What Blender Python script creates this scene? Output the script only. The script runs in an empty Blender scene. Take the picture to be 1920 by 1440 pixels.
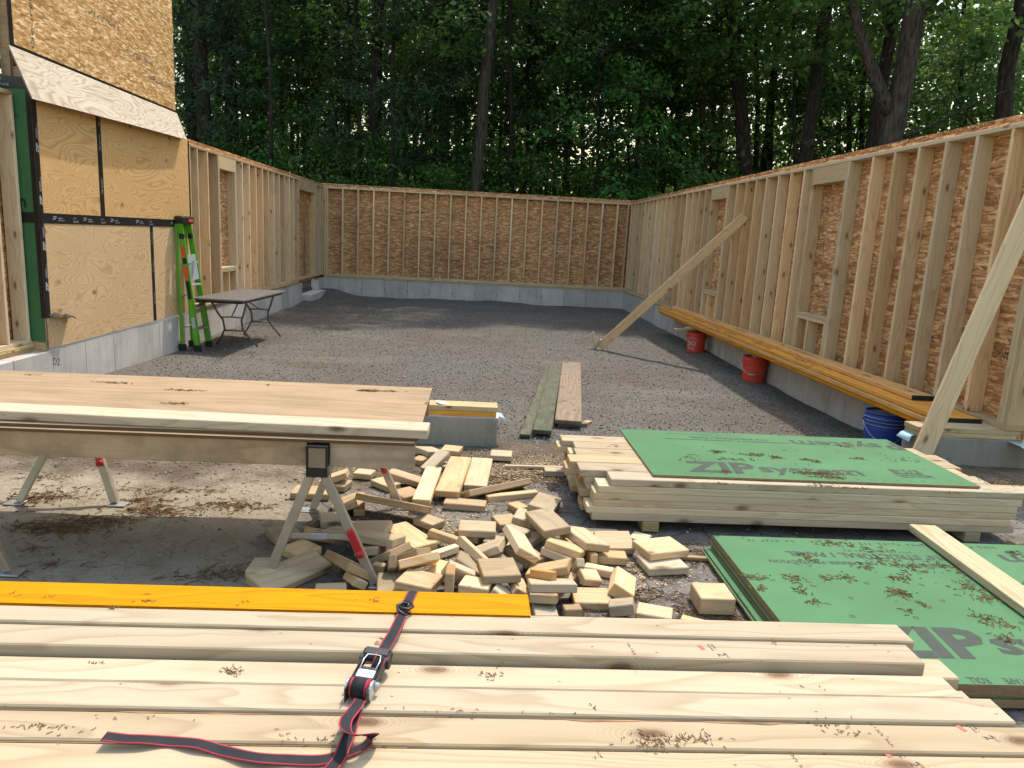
import bpy, bmesh, math, random
import numpy as np
from mathutils import Vector, Matrix, Euler

R = math.radians
sc = bpy.context.scene
COL = sc.collection

# ---------------------------------------------------------------- camera, sky, sun, exposure
EYE = 1.52                                   # eye height above the front yard
PITCH, YAW, ROLL, FPX = 0.1962, 0.0558, 0.0533, 1381.27
cp, sp, cy, sy = math.cos(PITCH), math.sin(PITCH), math.cos(YAW), math.sin(YAW)
fwd = Vector((sy * cp, cy * cp, -sp)); rgt = Vector((cy, -sy, 0)); upv = rgt.cross(fwd)
c_r = math.cos(ROLL) * rgt + math.sin(ROLL) * upv
c_u = -math.sin(ROLL) * rgt + math.cos(ROLL) * upv
cam_d = bpy.data.cameras.new('camera'); cam = bpy.data.objects.new('camera', cam_d); COL.objects.link(cam)
cam.matrix_world = Matrix(((c_r.x, c_u.x, -fwd.x, 0), (c_r.y, c_u.y, -fwd.y, 0), (c_r.z, c_u.z, -fwd.z, EYE), (0, 0, 0, 1)))
cam_d.sensor_width = 36; cam_d.lens = FPX / 1920 * 36; cam_d.clip_start = 0.05; cam_d.clip_end = 2000
sc.camera = cam

SUN = Vector((0.25, 0.54, 1.0)).normalized()          # towards the sun
world = bpy.data.worlds.new('World'); sc.world = world; world.use_nodes = True
wn = world.node_tree.nodes; wl = world.node_tree.links
bg = wn['Background']; sky = wn.new('ShaderNodeTexSky'); sky.sky_type = 'NISHITA'; sky.sun_disc = False
sky.sun_elevation = math.asin(SUN.z); sky.sun_rotation = math.atan2(SUN.x, SUN.y)
sky.air_density = 2.1; sky.dust_density = 2.6; sky.ozone_density = 0.5
wl.new(sky.outputs[0], bg.inputs[0]); bg.inputs[1].default_value = 0.15
sun_d = bpy.data.lights.new('sun', 'SUN'); sun_d.energy = 2.4; sun_d.angle = R(1.0); sun_d.color = (1.0, 0.91, 0.80)
sun = bpy.data.objects.new('sun', sun_d); COL.objects.link(sun)
sun.rotation_euler = SUN.to_track_quat('Z', 'Y').to_euler(); sun.location = (10, 10, 30)
vs = sc.view_settings; vs.view_transform = 'Standard'; vs.look = 'None'; vs.exposure = 0.86; vs.gamma = 1.0; vs.use_curve_mapping = False
sc.render.engine = 'CYCLES'
sc.cycles.use_denoising = True
sc.cycles.max_bounces = 6; sc.cycles.diffuse_bounces = 3; sc.cycles.transparent_max_bounces = 4

# ---------------------------------------------------------------- helpers
def pix(x, y, z):
    """point on the level plane at height z seen at pixel x, y of the photograph"""
    d = fwd + c_r * ((x - 960) / FPX) - c_u * ((y - 720) / FPX)
    return Vector((0, 0, EYE)) + d * ((z - EYE) / d.z)
def pixy(x, y, Y):
    d = fwd + c_r * ((x - 960) / FPX) - c_u * ((y - 720) / FPX)
    return Vector((0, 0, EYE)) + d * (Y / d.y)
def tag(o, label, cat, group=None, kind=None):
    o['label'] = label; o['category'] = cat
    if group: o['group'] = group
    if kind: o['kind'] = kind
    return o
def setp(o, parent):
    if parent is not None:
        o.parent = parent; o.matrix_parent_inverse = parent.matrix_basis.inverted()
    return o
def empty(name, loc, label=None, cat=None, group=None):
    o = bpy.data.objects.new(name, None); o.location = loc; o.empty_display_size = .1; COL.objects.link(o)
    if label: tag(o, label, cat, group)
    return o
def link(name, me, mat=None, parent=None, M=None):
    if mat is not None and not me.materials: me.materials.append(mat)
    o = bpy.data.objects.new(name, me); COL.objects.link(o)
    if M is not None: o.matrix_basis = M
    return setp(o, parent)
_o1 = ['first', 'second', 'third', 'fourth', 'fifth', 'sixth', 'seventh', 'eighth', 'ninth', 'tenth', 'eleventh', 'twelfth', 'thirteenth', 'fourteenth', 'fifteenth', 'sixteenth', 'seventeenth', 'eighteenth', 'nineteenth', 'twentieth']
def ORD(i): return _o1[i] if i < 20 else 'thirtieth' if i == 29 else 'fortieth' if i == 39 else 'fiftieth' if i == 49 else ('twenty-', 'thirty-', 'forty-', 'fifty-')[(i - 20) // 10] + _o1[(i - 20) % 10]
def TR(loc, rot=(0, 0, 0)): return Matrix.Translation(loc) @ Euler(rot).to_matrix().to_4x4()
_cache = {}
def box_mesh(L, W, T, mat, bev=.003):
    key = (round(L, 4), round(W, 4), round(T, 4), mat.name, bev)
    if key in _cache: return _cache[key]
    bm = bmesh.new(); bmesh.ops.create_cube(bm, size=1)
    for v in bm.verts: v.co = Vector((v.co.x * L, v.co.y * W, v.co.z * T))
    if bev: bmesh.ops.bevel(bm, geom=bm.edges[:], offset=min(bev, T * .3, W * .3), segments=1, affect='EDGES', profile=.5)
    me = bpy.data.meshes.new('board'); bm.to_mesh(me); bm.free(); me.materials.append(mat); _cache[key] = me
    return me
def board(name, L, W, T, mat, M, parent=None, bev=.003): return link(name, box_mesh(L, W, T, mat, bev), None, parent, M)
def bx(name, x0, x1, y0, y1, z0, z1, mat, parent=None, along='X', bev=.003):
    """axis aligned piece whose grain runs along X, Y or Z"""
    c = ((x0 + x1) / 2, (y0 + y1) / 2, (z0 + z1) / 2); dx, dy, dz = x1 - x0, y1 - y0, z1 - z0
    if along == 'X': return board(name, dx, dy, dz, mat, TR(c), parent, bev)
    if along == 'Y': return board(name, dy, dx, dz, mat, TR(c, (0, 0, R(90))), parent, bev)
    # Z: local x up. widest of dx, dy becomes local y
    if dy >= dx: return board(name, dz, dy, dx, mat, Matrix.Translation(c) @ Matrix(((0, 0, -1, 0), (0, 1, 0, 0), (1, 0, 0, 0), (0, 0, 0, 1))), parent, bev)
    return board(name, dz, dx, dy, mat, Matrix.Translation(c) @ Matrix(((0, 1, 0, 0), (0, 0, 1, 0), (1, 0, 0, 0), (0, 0, 0, 1))), parent, bev)
def axisM(p, q, side=Vector((0, 0, 1)), twist=0):
    """matrix at the middle of pq with local x along pq and local z near side"""
    p, q = Vector(p), Vector(q); x = (q - p).normalized(); z = (side - x * side.dot(x)).normalized(); y = z.cross(x)
    m = Matrix(((x.x, y.x, z.x, 0), (x.y, y.y, z.y, 0), (x.z, y.z, z.z, 0), (0, 0, 0, 1)))
    return Matrix.Translation((p + q) / 2) @ m @ Matrix.Rotation(twist, 4, 'X')
def mesh_py(name, vs_, fs, smooth=False):
    me = bpy.data.meshes.new(name); me.from_pydata([tuple(v) for v in vs_], [], fs); me.update()
    if smooth: me.polygons.foreach_set('use_smooth', [True] * len(me.polygons))
    return me
def tube(pts, rads, n=8, cap=True):
    """verts, faces of a tube through pts"""
    V, F = [], []; pts = [Vector(p) for p in pts]
    if not isinstance(rads, (list, tuple)): rads = [rads] * len(pts)
    ref = Vector((0.31, 0.17, 0.93))
    for i, p in enumerate(pts):
        t = (pts[min(i + 1, len(pts) - 1)] - pts[max(i - 1, 0)]).normalized()
        a = t.cross(ref); a = a.normalized() if a.length > 1e-4 else Vector((1, 0, 0)); b = t.cross(a)
        for k in range(n):
            th = 2 * math.pi * k / n; V.append(p + (a * math.cos(th) + b * math.sin(th)) * rads[i])
    for i in range(len(pts) - 1):
        for k in range(n): F.append((i * n + k, i * n + (k + 1) % n, (i + 1) * n + (k + 1) % n, (i + 1) * n + k))
    if cap: F.append(tuple(range(n))[::-1]); F.append(tuple((len(pts) - 1) * n + k for k in range(n)))
    return V, F
def tubeo(name, pts, rads, mat, parent=None, n=8, smooth=True):
    V, F = tube(pts, rads, n); me = mesh_py(name, V, F, smooth)
    return link(name, me, mat, parent)
def merge(parts):
    V, F = [], []
    for v, f in parts:
        o = len(V); V += list(v); F += [tuple(i + o for i in q) for q in f]
    return V, F
def lathe(prof, n=32):
    V, F = [], []
    for r, z in prof:
        for k in range(n): V.append((r * math.cos(2 * math.pi * k / n), r * math.sin(2 * math.pi * k / n), z))
    for i in range(len(prof) - 1):
        for k in range(n): F.append((i * n + k, i * n + (k + 1) % n, (i + 1) * n + (k + 1) % n, (i + 1) * n + k))
    return V, F
def np_mesh(name, V, quads):
    """fast mesh of quads from numpy arrays"""
    me = bpy.data.meshes.new(name); nf = len(quads); k = quads.shape[1]
    me.vertices.add(len(V)); me.vertices.foreach_set('co', V.astype(np.float32).ravel())
    me.loops.add(nf * k); me.loops.foreach_set('vertex_index', quads.astype(np.int32).ravel())
    me.polygons.add(nf); me.polygons.foreach_set('loop_start', np.arange(0, nf * k, k, dtype=np.int32))
    me.update(calc_edges=True)
    return me
_font = {}
def text(s, size, mat, M, parent, name='printed_lettering', bold=0.0, shear=0.0, width=None, bend=None):
    """flat lettering lying in the local xy plane of M, origin bottom left; width scales it to that length"""
    key = (s, round(size, 4), mat.name, bold, shear, width, bend)
    if key not in _font:
        cu = bpy.data.curves.new('t', 'FONT'); cu.body = s; cu.size = size; cu.offset = bold * size; cu.shear = shear; cu.resolution_u = 2
        to = bpy.data.objects.new('t', cu); COL.objects.link(to)
        me = bpy.data.meshes.new_from_object(to.evaluated_get(bpy.context.evaluated_depsgraph_get()))
        bpy.data.objects.remove(to)
        xs = [v.co.x for v in me.vertices]
        if xs:
            x0, x1 = min(xs), max(xs); k = width / (x1 - x0) if width else 1.0
            for v in me.vertices:
                v.co.x = (v.co.x - x0) * k
                if bend:                                   # wrap round a vertical can of radius bend
                    a = (v.co.x - (x1 - x0) * k / 2) / bend; v.co = Vector((math.sin(a) * bend, v.co.y, (math.cos(a) - 1) * bend))
        me.materials.clear(); me.materials.append(mat); _font[key] = me
    return link(name, _font[key], None, parent, M)

def smear(w, h, n, mat, M, parent, seed=0, name='worn_print'):
    """a line of print too worn to read: n broken strokes per row inside w by h"""
    r_ = random.Random(seed * 7 + n); V = []; F = []
    for i in range(n):
        x = w * i / n; cw = w / n * .72
        if r_.random() < .12: continue
        for k in range(2):
            if r_.random() < .5: x0, x1, y0, y1 = x + cw * r_.uniform(0, .5), 0, 0, h * r_.uniform(.7, 1); x1 = x0 + cw * .32
            else: x0, x1, y0 = x, x + cw * r_.uniform(.6, 1), h * r_.uniform(0, .75); y1 = y0 + h * .25
            z = .00005 * k; o = len(V); V += [(x0, y0, z), (x1, y0, z), (x1, y1, z), (x0, y1, z)]; F.append((o, o + 1, o + 2, o + 3))
    o = link(name, mesh_py(name, V, F), mat, parent, M); o['kind'] = 'stuff'; return o

# ---------------------------------------------------------------- materials
class G:
    def __init__(s, name):
        s.m = bpy.data.materials.new(name); s.m.use_nodes = True; s.t = s.m.node_tree; s.N = s.t.nodes; s.b = s.N['Principled BSDF']
    def n(s, typ, **kw):
        nd = s.N.new('ShaderNode' + typ)
        for k, v in kw.items():
            if k.startswith('i_'):
                key = k[2:]; key = int(key) if key.isdigit() else key.replace('_', ' ')
                s.put(nd.inputs[key], v)
            else: setattr(nd, k, v)
        return nd
    def put(s, sock, v):
        if isinstance(v, bpy.types.NodeSocket): s.t.links.new(v, sock)
        elif isinstance(v, bpy.types.Node): s.t.links.new(v.outputs[0], sock)
        else: sock.default_value = v
    def math(s, op, a, b=0.0, c=0.0, clamp=False):
        nd = s.n('Math', operation=op); nd.use_clamp = clamp
        for i, v in enumerate((a, b, c)): s.put(nd.inputs[i], v)
        return nd.outputs[0]
    def vm(s, op, a, b=(0, 0, 0)):
        nd = s.n('VectorMath', operation=op); s.put(nd.inputs[0], a); s.put(nd.inputs[1], b); return nd.outputs[0]
    def mix(s, f, a, b, blend='MIX'):
        nd = s.n('Mix', data_type='RGBA', blend_type=blend); s.put(nd.inputs[0], f); s.put(nd.inputs[6], a); s.put(nd.inputs[7], b); return nd.outputs[2]
    def ramp(s, f, *stops, interp='LINEAR'):
        nd = s.n('ValToRGB'); cr = nd.color_ramp; cr.interpolation = interp
        while len(cr.elements) < len(stops): cr.elements.new(.5)
        for e, (p, c) in zip(cr.elements, stops):
            e.position = p; e.color = (*c, 1) if hasattr(c, '__len__') else (c, c, c, 1)
        s.put(nd.inputs[0], f); return nd.outputs[0]
    def noise(s, v, scale, detail=3, rough=.55, dist=0.0, out=0):
        nd = s.n('TexNoise', i_Scale=scale, i_Detail=detail, i_Roughness=rough, i_Distortion=dist); s.put(nd.inputs['Vector'], v); return nd.outputs[out]
    def vor(s, v, scale, feature='F1', out=0, rnd=1.0, dim='3D'):
        nd = s.n('TexVoronoi', feature=feature, voronoi_dimensions=dim); s.put(nd.inputs['Vector'], v); nd.inputs['Scale'].default_value = scale
        if 'Randomness' in nd.inputs: nd.inputs['Randomness'].default_value = rnd
        return nd.outputs[out]
    def bump(s, h, strength=.3, dist=.01):
        nd = s.n('Bump', i_Strength=strength, i_Distance=dist); s.put(nd.inputs['Height'], h); s.t.links.new(nd.outputs[0], s.b.inputs['Normal']); return nd
    def coords(s, rnd=True):
        tc = s.n('TexCoord'); oi = s.n('ObjectInfo')
        v = tc.outputs['Object']
        if rnd:
            o = s.n('CombineXYZ'); s.put(o.inputs[0], s.math('MULTIPLY', oi.outputs['Random'], 41.0)); s.put(o.inputs[1], s.math('MULTIPLY', oi.outputs['Random'], 173.0)); s.put(o.inputs[2], s.math('MULTIPLY', oi.outputs['Random'], 67.0))
            v = s.vm('ADD', v, o.outputs[0])
        return v, tc, oi
    def done(s, col, rough=.7, spec=.3):
        s.put(s.b.inputs['Base Color'], col); s.put(s.b.inputs['Roughness'], rough); s.b.inputs['Specular IOR Level'].default_value = spec
        return s.m
def C(r, g, b): return (r, g, b, 1)

def flat(name, col, rough=.6, metal=0.0, spec=.4, var=.12):
    g = G(name); v, tc, oi = g.coords()
    n = g.noise(v, 9, 4)
    col2 = tuple(c * (1 - var) for c in col); col3 = tuple(min(1, c * (1 + var)) for c in col)
    c = g.ramp(n, (.3, col2), (.7, col3)); g.b.inputs['Metallic'].default_value = metal
    r = g.math('MULTIPLY_ADD', g.noise(v, 23, 3), .25, rough - .12)
    return g.done(c, r, spec)

def wood(name, light, dark, knotc, endc, knots=1.0, contrast=1.0, var=.22, rough=.82, wear=None, many=.42):
    """sawn softwood, grain along local x"""
    g = G(name); v, tc, oi = g.coords()
    rnd = oi.outputs['Random']
    warp = g.noise(g.vm('MULTIPLY', v, (1.1, 4, 4)), 1.5, 2, out=1)
    vw = g.vm('ADD', v, g.vm('MULTIPLY', g.vm('SUBTRACT', warp, (.5, .5, .5)), (.0, .10, .10)))
    # knots: stretched cells
    sk = g.n('SeparateXYZ'); g.put(sk.inputs[0], v); ck = g.n('CombineXYZ'); g.put(ck.inputs[0], g.math('MULTIPLY', sk.outputs[0], 2.3)); g.put(ck.inputs[1], g.math('MULTIPLY', g.math('ADD', sk.outputs[1], sk.outputs[2]), 5.2))
    kn = g.n('TexVoronoi', feature='F1', voronoi_dimensions='2D'); g.put(kn.inputs['Vector'], ck.outputs[0]); kn.inputs['Scale'].default_value = 1.0
    kcol = g.n('SeparateColor'); g.put(kcol.inputs[0], kn.outputs['Color'])
    kd = g.math('ADD', kn.outputs['Distance'], g.math('MULTIPLY', g.math('GREATER_THAN', kcol.outputs[0], many), .6))   # most cells hold no knot
    kin = g.vm('MULTIPLY', v, (9, 9, 9))
    kd = g.math('ADD', kd, g.math('MULTIPLY', g.math('SUBTRACT', g.noise(kin, 3, 2), .5), .05))
    # grain bends round a knot
    bend = g.math('MULTIPLY', g.math('SUBTRACT', 1.0, g.math('MINIMUM', g.math('MULTIPLY', kd, 3.0), 1.0)), .045)
    sx = g.n('SeparateXYZ'); g.put(sx.inputs[0], vw)
    rings = g.n('TexNoise', i_Scale=1.0, i_Detail=1.5, i_Roughness=.4)
    cb = g.n('CombineXYZ'); g.put(cb.inputs[0], g.math('MULTIPLY', sx.outputs[0], .55)); g.put(cb.inputs[1], g.math('MULTIPLY', g.math('ADD', sx.outputs[1], bend), 7.0)); g.put(cb.inputs[2], g.math('MULTIPLY', sx.outputs[2], 7.0))
    g.put(rings.inputs['Vector'], cb.outputs[0])
    band = g.math('FRACT', g.math('MULTIPLY', rings.outputs[0], 11.0))
    band = g.ramp(band, (0, 0.0), (.55, .25), (.9, 1.0), (1.0, .1))
    fine = g.noise(g.vm('MULTIPLY', vw, (2.2, 90, 90)), 1.0, 3, .6)
    blotch = g.noise(v, 2.3, 3)
    f = g.math('ADD', g.math('MULTIPLY', band, .45 * contrast), g.math('ADD', g.math('MULTIPLY', fine, .35 * contrast), g.math('MULTIPLY', blotch, .30)))
    f = g.math('SUBTRACT', f, .22, clamp=True)
    col = g.mix(f, C(*light), C(*dark))
    if knots > 0:
        k1 = g.ramp(kd, (.05 * knots, .8), (.075 * knots, .35), (.12 * knots, 0.0))
        kc = g.mix(g.ramp(kd, (.012, .9), (.035 * knots, .0)), C(*knotc), C(*(x * .35 for x in knotc)))
        ringk = g.math('MULTIPLY', g.ramp(g.math('FRACT', g.math('MULTIPLY', kd, 34.0)), (.45, 0.0), (.85, 1.0), (1.0, .2)), g.ramp(kd, (.06 * knots, .55), (.30 * knots, 0.0)))
        col = g.mix(ringk, col, C(*(x * .75 for x in dark)))
        col = g.mix(k1, col, kc)
        # pin specks and nail dents
        sp_ = g.vor(g.vm('MULTIPLY', v, (14, 24, 24)), 1.0)
        col = g.mix(g.ramp(sp_, (.035, .75), (.07, 0.0)), col, C(*(x * .45 for x in knotc)))
    # end grain
    en = g.n('SeparateXYZ'); g.put(en.inputs[0], tc.outputs['Normal'])
    e = g.ramp(g.math('ABSOLUTE', en.outputs[0]), (.55, 0.0), (.75, 1.0))
    er = g.math('FRACT', g.math('MULTIPLY', g.vor(g.vm('MULTIPLY', v, (0, 5, 5)), 1.0), 26.0))
    ecol = g.mix(g.ramp(er, (.3, 0.0), (.9, .8)), C(*endc), C(*(x * .62 for x in endc)))
    col = g.mix(e, col, ecol)
    if wear is not None:
        w = g.ramp(g.noise(v, 3.2, 5, .7), (.42, 0.0), (.68, 1.0)); col = g.mix(w, col, C(*wear))
    hv = g.n('HueSaturation'); g.put(hv.inputs['Color'], col)
    g.put(hv.inputs['Value'], g.math('MULTIPLY_ADD', rnd, var * 1.6, 1.0 - var))
    r2 = g.math('FRACT', g.math('MULTIPLY', rnd, 17.31))
    g.put(hv.inputs['Saturation'], g.math('MULTIPLY_ADD', r2, .35, .80)); g.put(hv.inputs['Hue'], g.math('MULTIPLY_ADD', r2, -.012, .506))
    g.bump(g.math('ADD', g.math('MULTIPLY', fine, .6), g.math('MULTIPLY', band, .25)), .22, .004)
    return g.done(hv.outputs[0], rough, .10)

def plywood(name, light, dark, edge, sx=.8, sy=2.6, lines=34.0, knots=True, dirt=None):
    g = G(name); v, tc, oi = g.coords()
    base = g.noise(g.vm('MULTIPLY', v, (sx, sy, sy)), 1.0, 2.2, .45, .55)
    band = g.math('FRACT', g.math('MULTIPLY', base, lines))
    band = g.ramp(band, (0, .0), (.45, .15), (.80, 1.0), (1.0, .0))
    fine = g.noise(g.vm('MULTIPLY', v, (3, 60, 60)), 1.0, 3, .65)
    big = g.noise(v, 1.6, 3)
    f = g.math('ADD', g.math('MULTIPLY', band, .55), g.math('ADD', g.math('MULTIPLY', fine, .35), g.math('MULTIPLY', big, .5)))
    f = g.math('SUBTRACT', f, .36, clamp=True)
    col = g.mix(f, C(*light), C(*dark))
    if knots:
        kd = g.vor(g.vm('MULTIPLY', v, (2.2, 3.6, 3.6)), 1.0); kd = g.math('ADD', kd, g.math('MULTIPLY', g.math('SUBTRACT', g.noise(v, 30, 2), .5), .05))
        col = g.mix(g.ramp(kd, (.05, .9), (.075, .5), (.15, 0.0)), col, C(*(x * .5 for x in dark)))
        sp_ = g.vor(g.vm('MULTIPLY', v, (11, 13, 13)), 1.0)
        col = g.mix(g.ramp(sp_, (.045, .8), (.08, 0.0)), col, C(.10, .055, .03))
    if dirt is not None:
        w = g.ramp(g.noise(g.vm('MULTIPLY', v, (1.5, 5, 5)), 1.4, 5, .7), (.4, 0.0), (.7, 1.0)); col = g.mix(g.math('MULTIPLY', w, .7), col, C(*dirt))
    en = g.n('SeparateXYZ'); g.put(en.inputs[0], tc.outputs['Normal'])
    e = g.ramp(g.math('ABSOLUTE', en.outputs[2]), (.3, 1.0), (.5, 0.0))
    col = g.mix(e, col, C(*edge))
    g.bump(g.math('ADD', fine, g.math('MULTIPLY', band, .4)), .2, .003)
    return g.done(col, .75, .12)

def osb(name, c0, c1, c2, scale=1.0, stamp=False, edge=(.20, .11, .055)):
    g = G(name); v, tc, oi = g.coords()
    vv = g.vm('ADD', v, g.vm('MULTIPLY', g.noise(v, 4, 2, out=1), (.02, .02, .0)))
    def layer(ang, sxy, off):
        mp = g.n('Mapping'); g.put(mp.inputs[0], vv); mp.inputs['Rotation'].default_value = (0, 0, R(ang)); mp.inputs['Scale'].default_value = (sxy[0] * scale, sxy[1] * scale, 3); mp.inputs['Location'].default_value = (off, off * 2, 0)
        nd = g.n('TexVoronoi', feature='F1', voronoi_dimensions='2D'); g.put(nd.inputs['Vector'], mp.outputs[0]); nd.inputs['Scale'].default_value = 1.0
        s3 = g.n('SeparateColor'); g.put(s3.inputs[0], nd.outputs['Color'])
        return s3.outputs[0], s3.outputs[1], nd.outputs['Distance']
    rampc = lambda f: g.ramp(f, (0.0, c0), (.5, c1), (.85, c2), (1.0, tuple(min(1, x * 1.25) for x in c2)))
    a, a2, d1 = layer(14, (9, 42), 0); b, b2, d2 = layer(-48, (10, 46), 3.7); c, c2_, d3 = layer(66, (11, 48), 9.1); d, d2_, d4 = layer(-17, (17, 85), 5.3)
    col = rampc(a)
    col = g.mix(g.ramp(b2, (.46, 0.0), (.49, 1.0)), col, rampc(b))
    col = g.mix(g.ramp(c2_, (.58, 0.0), (.61, 1.0)), col, rampc(c))
    col = g.mix(g.ramp(d2_, (.66, 0.0), (.69, .9)), col, rampc(d))
    col = g.mix(g.ramp(g.math('MINIMUM', d1, g.math('MINIMUM', d2, d3)), (.30, 0.0), (.62, .6)), col, C(*(x * .45 for x in c0)))
    if stamp:   # rows of smeared black mill print
        sxyz = g.n('SeparateXYZ'); g.put(sxyz.inputs[0], tc.outputs['Object'])
        row = g.math('ABSOLUTE', g.math('SUBTRACT', sxyz.outputs[1], .02))
        rowm = g.ramp(row, (.028, 1.0), (.045, 0.0))
        words = g.ramp(g.noise(g.vm('MULTIPLY', v, (2.6, .2, 0)), 1.0, 1), (.50, 0.0), (.54, 1.0))
        letters = g.ramp(g.noise(g.vm('MULTIPLY', v, (55, 34, 0)), 1.0, 2, .6), (.50, 0.0), (.55, 1.0))
        col = g.mix(g.math('MULTIPLY', g.math('MULTIPLY', rowm, words), g.math('MULTIPLY', letters, .85)), col, C(.02, .018, .016))
    en = g.n('SeparateXYZ'); g.put(en.inputs[0], tc.outputs['Normal'])
    e = g.ramp(g.math('ABSOLUTE', en.outputs[2]), (.3, 1.0), (.5, 0.0))
    col = g.mix(e, col, g.mix(g.noise(v, 60, 2), C(*edge), C(*(min(1, x * 2.2) for x in edge))))
    hv = g.n('HueSaturation'); g.put(hv.inputs['Color'], col); g.put(hv.inputs['Value'], g.math('MULTIPLY_ADD', oi.outputs['Random'], .2, .9))
    g.bump(a, .15, .004)
    return g.done(hv.outputs[0], .55, .3)

def concrete(name, base=(.47, .435, .405)):
    g = G(name); v, tc, oi = g.coords()
    n1 = g.noise(v, 2.2, 5, .65); n2 = g.noise(g.vm('MULTIPLY', v, (9, 9, 1.4)), 1.2, 4, .7); n3 = g.noise(v, 85, 2)
    f = g.math('ADD', g.math('MULTIPLY', n1, .5), g.math('ADD', g.math('MULTIPLY', n2, .4), g.math('MULTIPLY', n3, .2)))
    col = g.ramp(f, (.34, tuple(x * .55 for x in base)), (.52, base), (.75, tuple(min(1, x * 1.3) for x in base)))
    pits = g.vor(v, 16); col = g.mix(g.ramp(pits, (.05, .8), (.09, 0.0)), col, C(.06, .055, .05))
    hv = g.n('HueSaturation'); g.put(hv.inputs['Color'], col); g.put(hv.inputs['Value'], g.math('MULTIPLY_ADD', oi.outputs['Random'], .22, .88))
    g.bump(g.math('ADD', n3, g.ramp(pits, (.04, 0.0), (.09, 1.0))), .25, .006)
    return g.done(hv.outputs[0], .85, .2)

pine = wood('pine_fresh', (.58, .455, .29), (.41, .285, .16), (.2, .105, .05), (.58, .42, .23), contrast=1.15, knots=1.15)
pine_front = wood('pine_darkened_for_sun', (.51, .405, .27), (.34, .24, .14), (.15, .075, .033), (.46, .34, .2), contrast=1.15, knots=1.05, many=.6, var=.18)  # same pine, colour darkened for sunlit boards; pine stays lighter for shaded plates
pine_stud = wood('pine_stud', (.78, .59, .36), (.57, .37, .195), (.19, .10, .05), (.62, .45, .25), contrast=1.25, var=.26)
pine_old = wood('pine_grubby', (.50, .36, .225), (.28, .18, .10), (.10, .05, .025), (.42, .29, .16), contrast=1.2, wear=(.26, .19, .12))
offcut = wood('pine_offcut', (.58, .445, .27), (.40, .27, .14), (.23, .12, .05), (.42, .28, .145), knots=.8, var=.3, contrast=1.25, wear=(.43, .32, .195))
treated = wood('treated_pine', (.62, .49, .29), (.44, .325, .165), (.2, .12, .05), (.5, .4, .2), contrast=1.9, knots=.7)
lvl = wood('orange_coated_lumber', (.74, .35, .045), (.52, .215, .02), (.22, .10, .03), (.45, .2, .05), knots=.3, contrast=1.7, var=.10, rough=.7, wear=(.56, .27, .05))
lvl_stack = wood('orange_coat_lifted_for_shade', (.80, .37, .04), (.56, .22, .02), (.22, .10, .03), (.45, .2, .05), knots=.3, contrast=1.9, var=.16, rough=.7, wear=(.60, .27, .045))  # same orange coat, colour brightened to offset the shade on the stack
weathered = wood('weathered_plank', (.30, .21, .135), (.16, .105, .062), (.08, .045, .025), (.14, .10, .07), contrast=1.5, wear=(.21, .165, .125))
mossy = wood('mossy_plank', (.155, .145, .105), (.085, .08, .055), (.05, .045, .03), (.07, .07, .05), contrast=1.5, wear=(.085, .10, .055))
ply_gold = plywood('plywood_golden', (.68, .43, .195), (.42, .21, .065), (.25, .14, .07))
ply_pale = plywood('plywood_pale', (.64, .45, .255), (.42, .24, .105), (.25, .14, .07))
ply_flap = plywood('plywood_weathered', (.54, .47, .375), (.215, .15, .09), (.3, .2, .13), sx=1.0, sy=3.4, lines=16, knots=False)
ply_table = plywood('plywood_table', (.40, .285, .175), (.26, .175, .10), (.13, .075, .04), sx=.25, sy=3.4, lines=14, knots=False, dirt=(.23, .165, .10))
osb_out = osb('osb_outside', (.36, .175, .055), (.60, .345, .13), (.82, .58, .31), scale=1.0)
osb_in = osb('osb_inside', (.29, .125, .05), (.47, .235, .10), (.68, .40, .195), scale=.8, stamp=True)
conc = concrete('foundation_concrete')
conc_dk = concrete('foundation_concrete_dirty', (.25, .235, .205))
def zipmat():
    g = G('green_coated_panel'); v, tc, oi = g.coords()
    n = g.noise(v, 3, 4); col = g.ramp(n, (.3, (.050, .150, .062)), (.7, (.066, .19, .08)))
    scuff = g.ramp(g.noise(v, 26, 5, .7), (.6, 0.0), (.78, .5)); col = g.mix(scuff, col, C(.04, .16, .07))
    lum = g.vor(v, 9); col = g.mix(g.ramp(lum, (.02, .7), (.035, 0.0)), col, C(.02, .07, .035))
    en = g.n('SeparateXYZ'); g.put(en.inputs[0], tc.outputs['Normal'])
    e = g.ramp(g.math('ABSOLUTE', en.outputs[2]), (.3, 1.0), (.5, 0.0))
    col = g.mix(e, col, g.mix(g.noise(v, 50, 2), C(.16, .10, .055), C(.36, .24, .13)))
    g.bump(g.noise(v, 160, 2), .08, .002)
    return g.done(col, g.math('MULTIPLY_ADD', g.noise(v, 12, 3), .25, .50), .22)
zipg = zipmat()
ink = flat('panel_print', (.012, .028, .02), .6); ink_black = flat('mill_stamp_ink', (.06, .055, .06), .7); ink_red = flat('mill_stamp_red', (.55, .12, .10), .7)
tape = flat('flashing_tape', (.012, .012, .014), .38, spec=.5); white_print = flat('white_print', (.42, .44, .46), .6)
lad_green = flat('ladder_fibreglass', (.11, .38, .022), .38, spec=.5, var=.08); alu = flat('aluminium', (.55, .55, .56), .42, .75); black_pl = flat('black_plastic', (.014, .014, .015), .42, spec=.5)
steel_leg = flat('sawhorse_steel', (.44, .39, .31), .45, .55); galv = flat('galvanised_steel', (.5, .52, .54), .4, .8); dark_steel = flat('dark_steel', (.05, .05, .055), .45, .6)
red_pl = flat('red_plastic', (.60, .055, .028), .5, spec=.5, var=.06); latch_red = flat('latch_red', (.5, .02, .025), .4, spec=.5); blue_pl = flat('blue_plastic', (.018, .055, .30), .5, spec=.5, var=.1)
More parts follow.
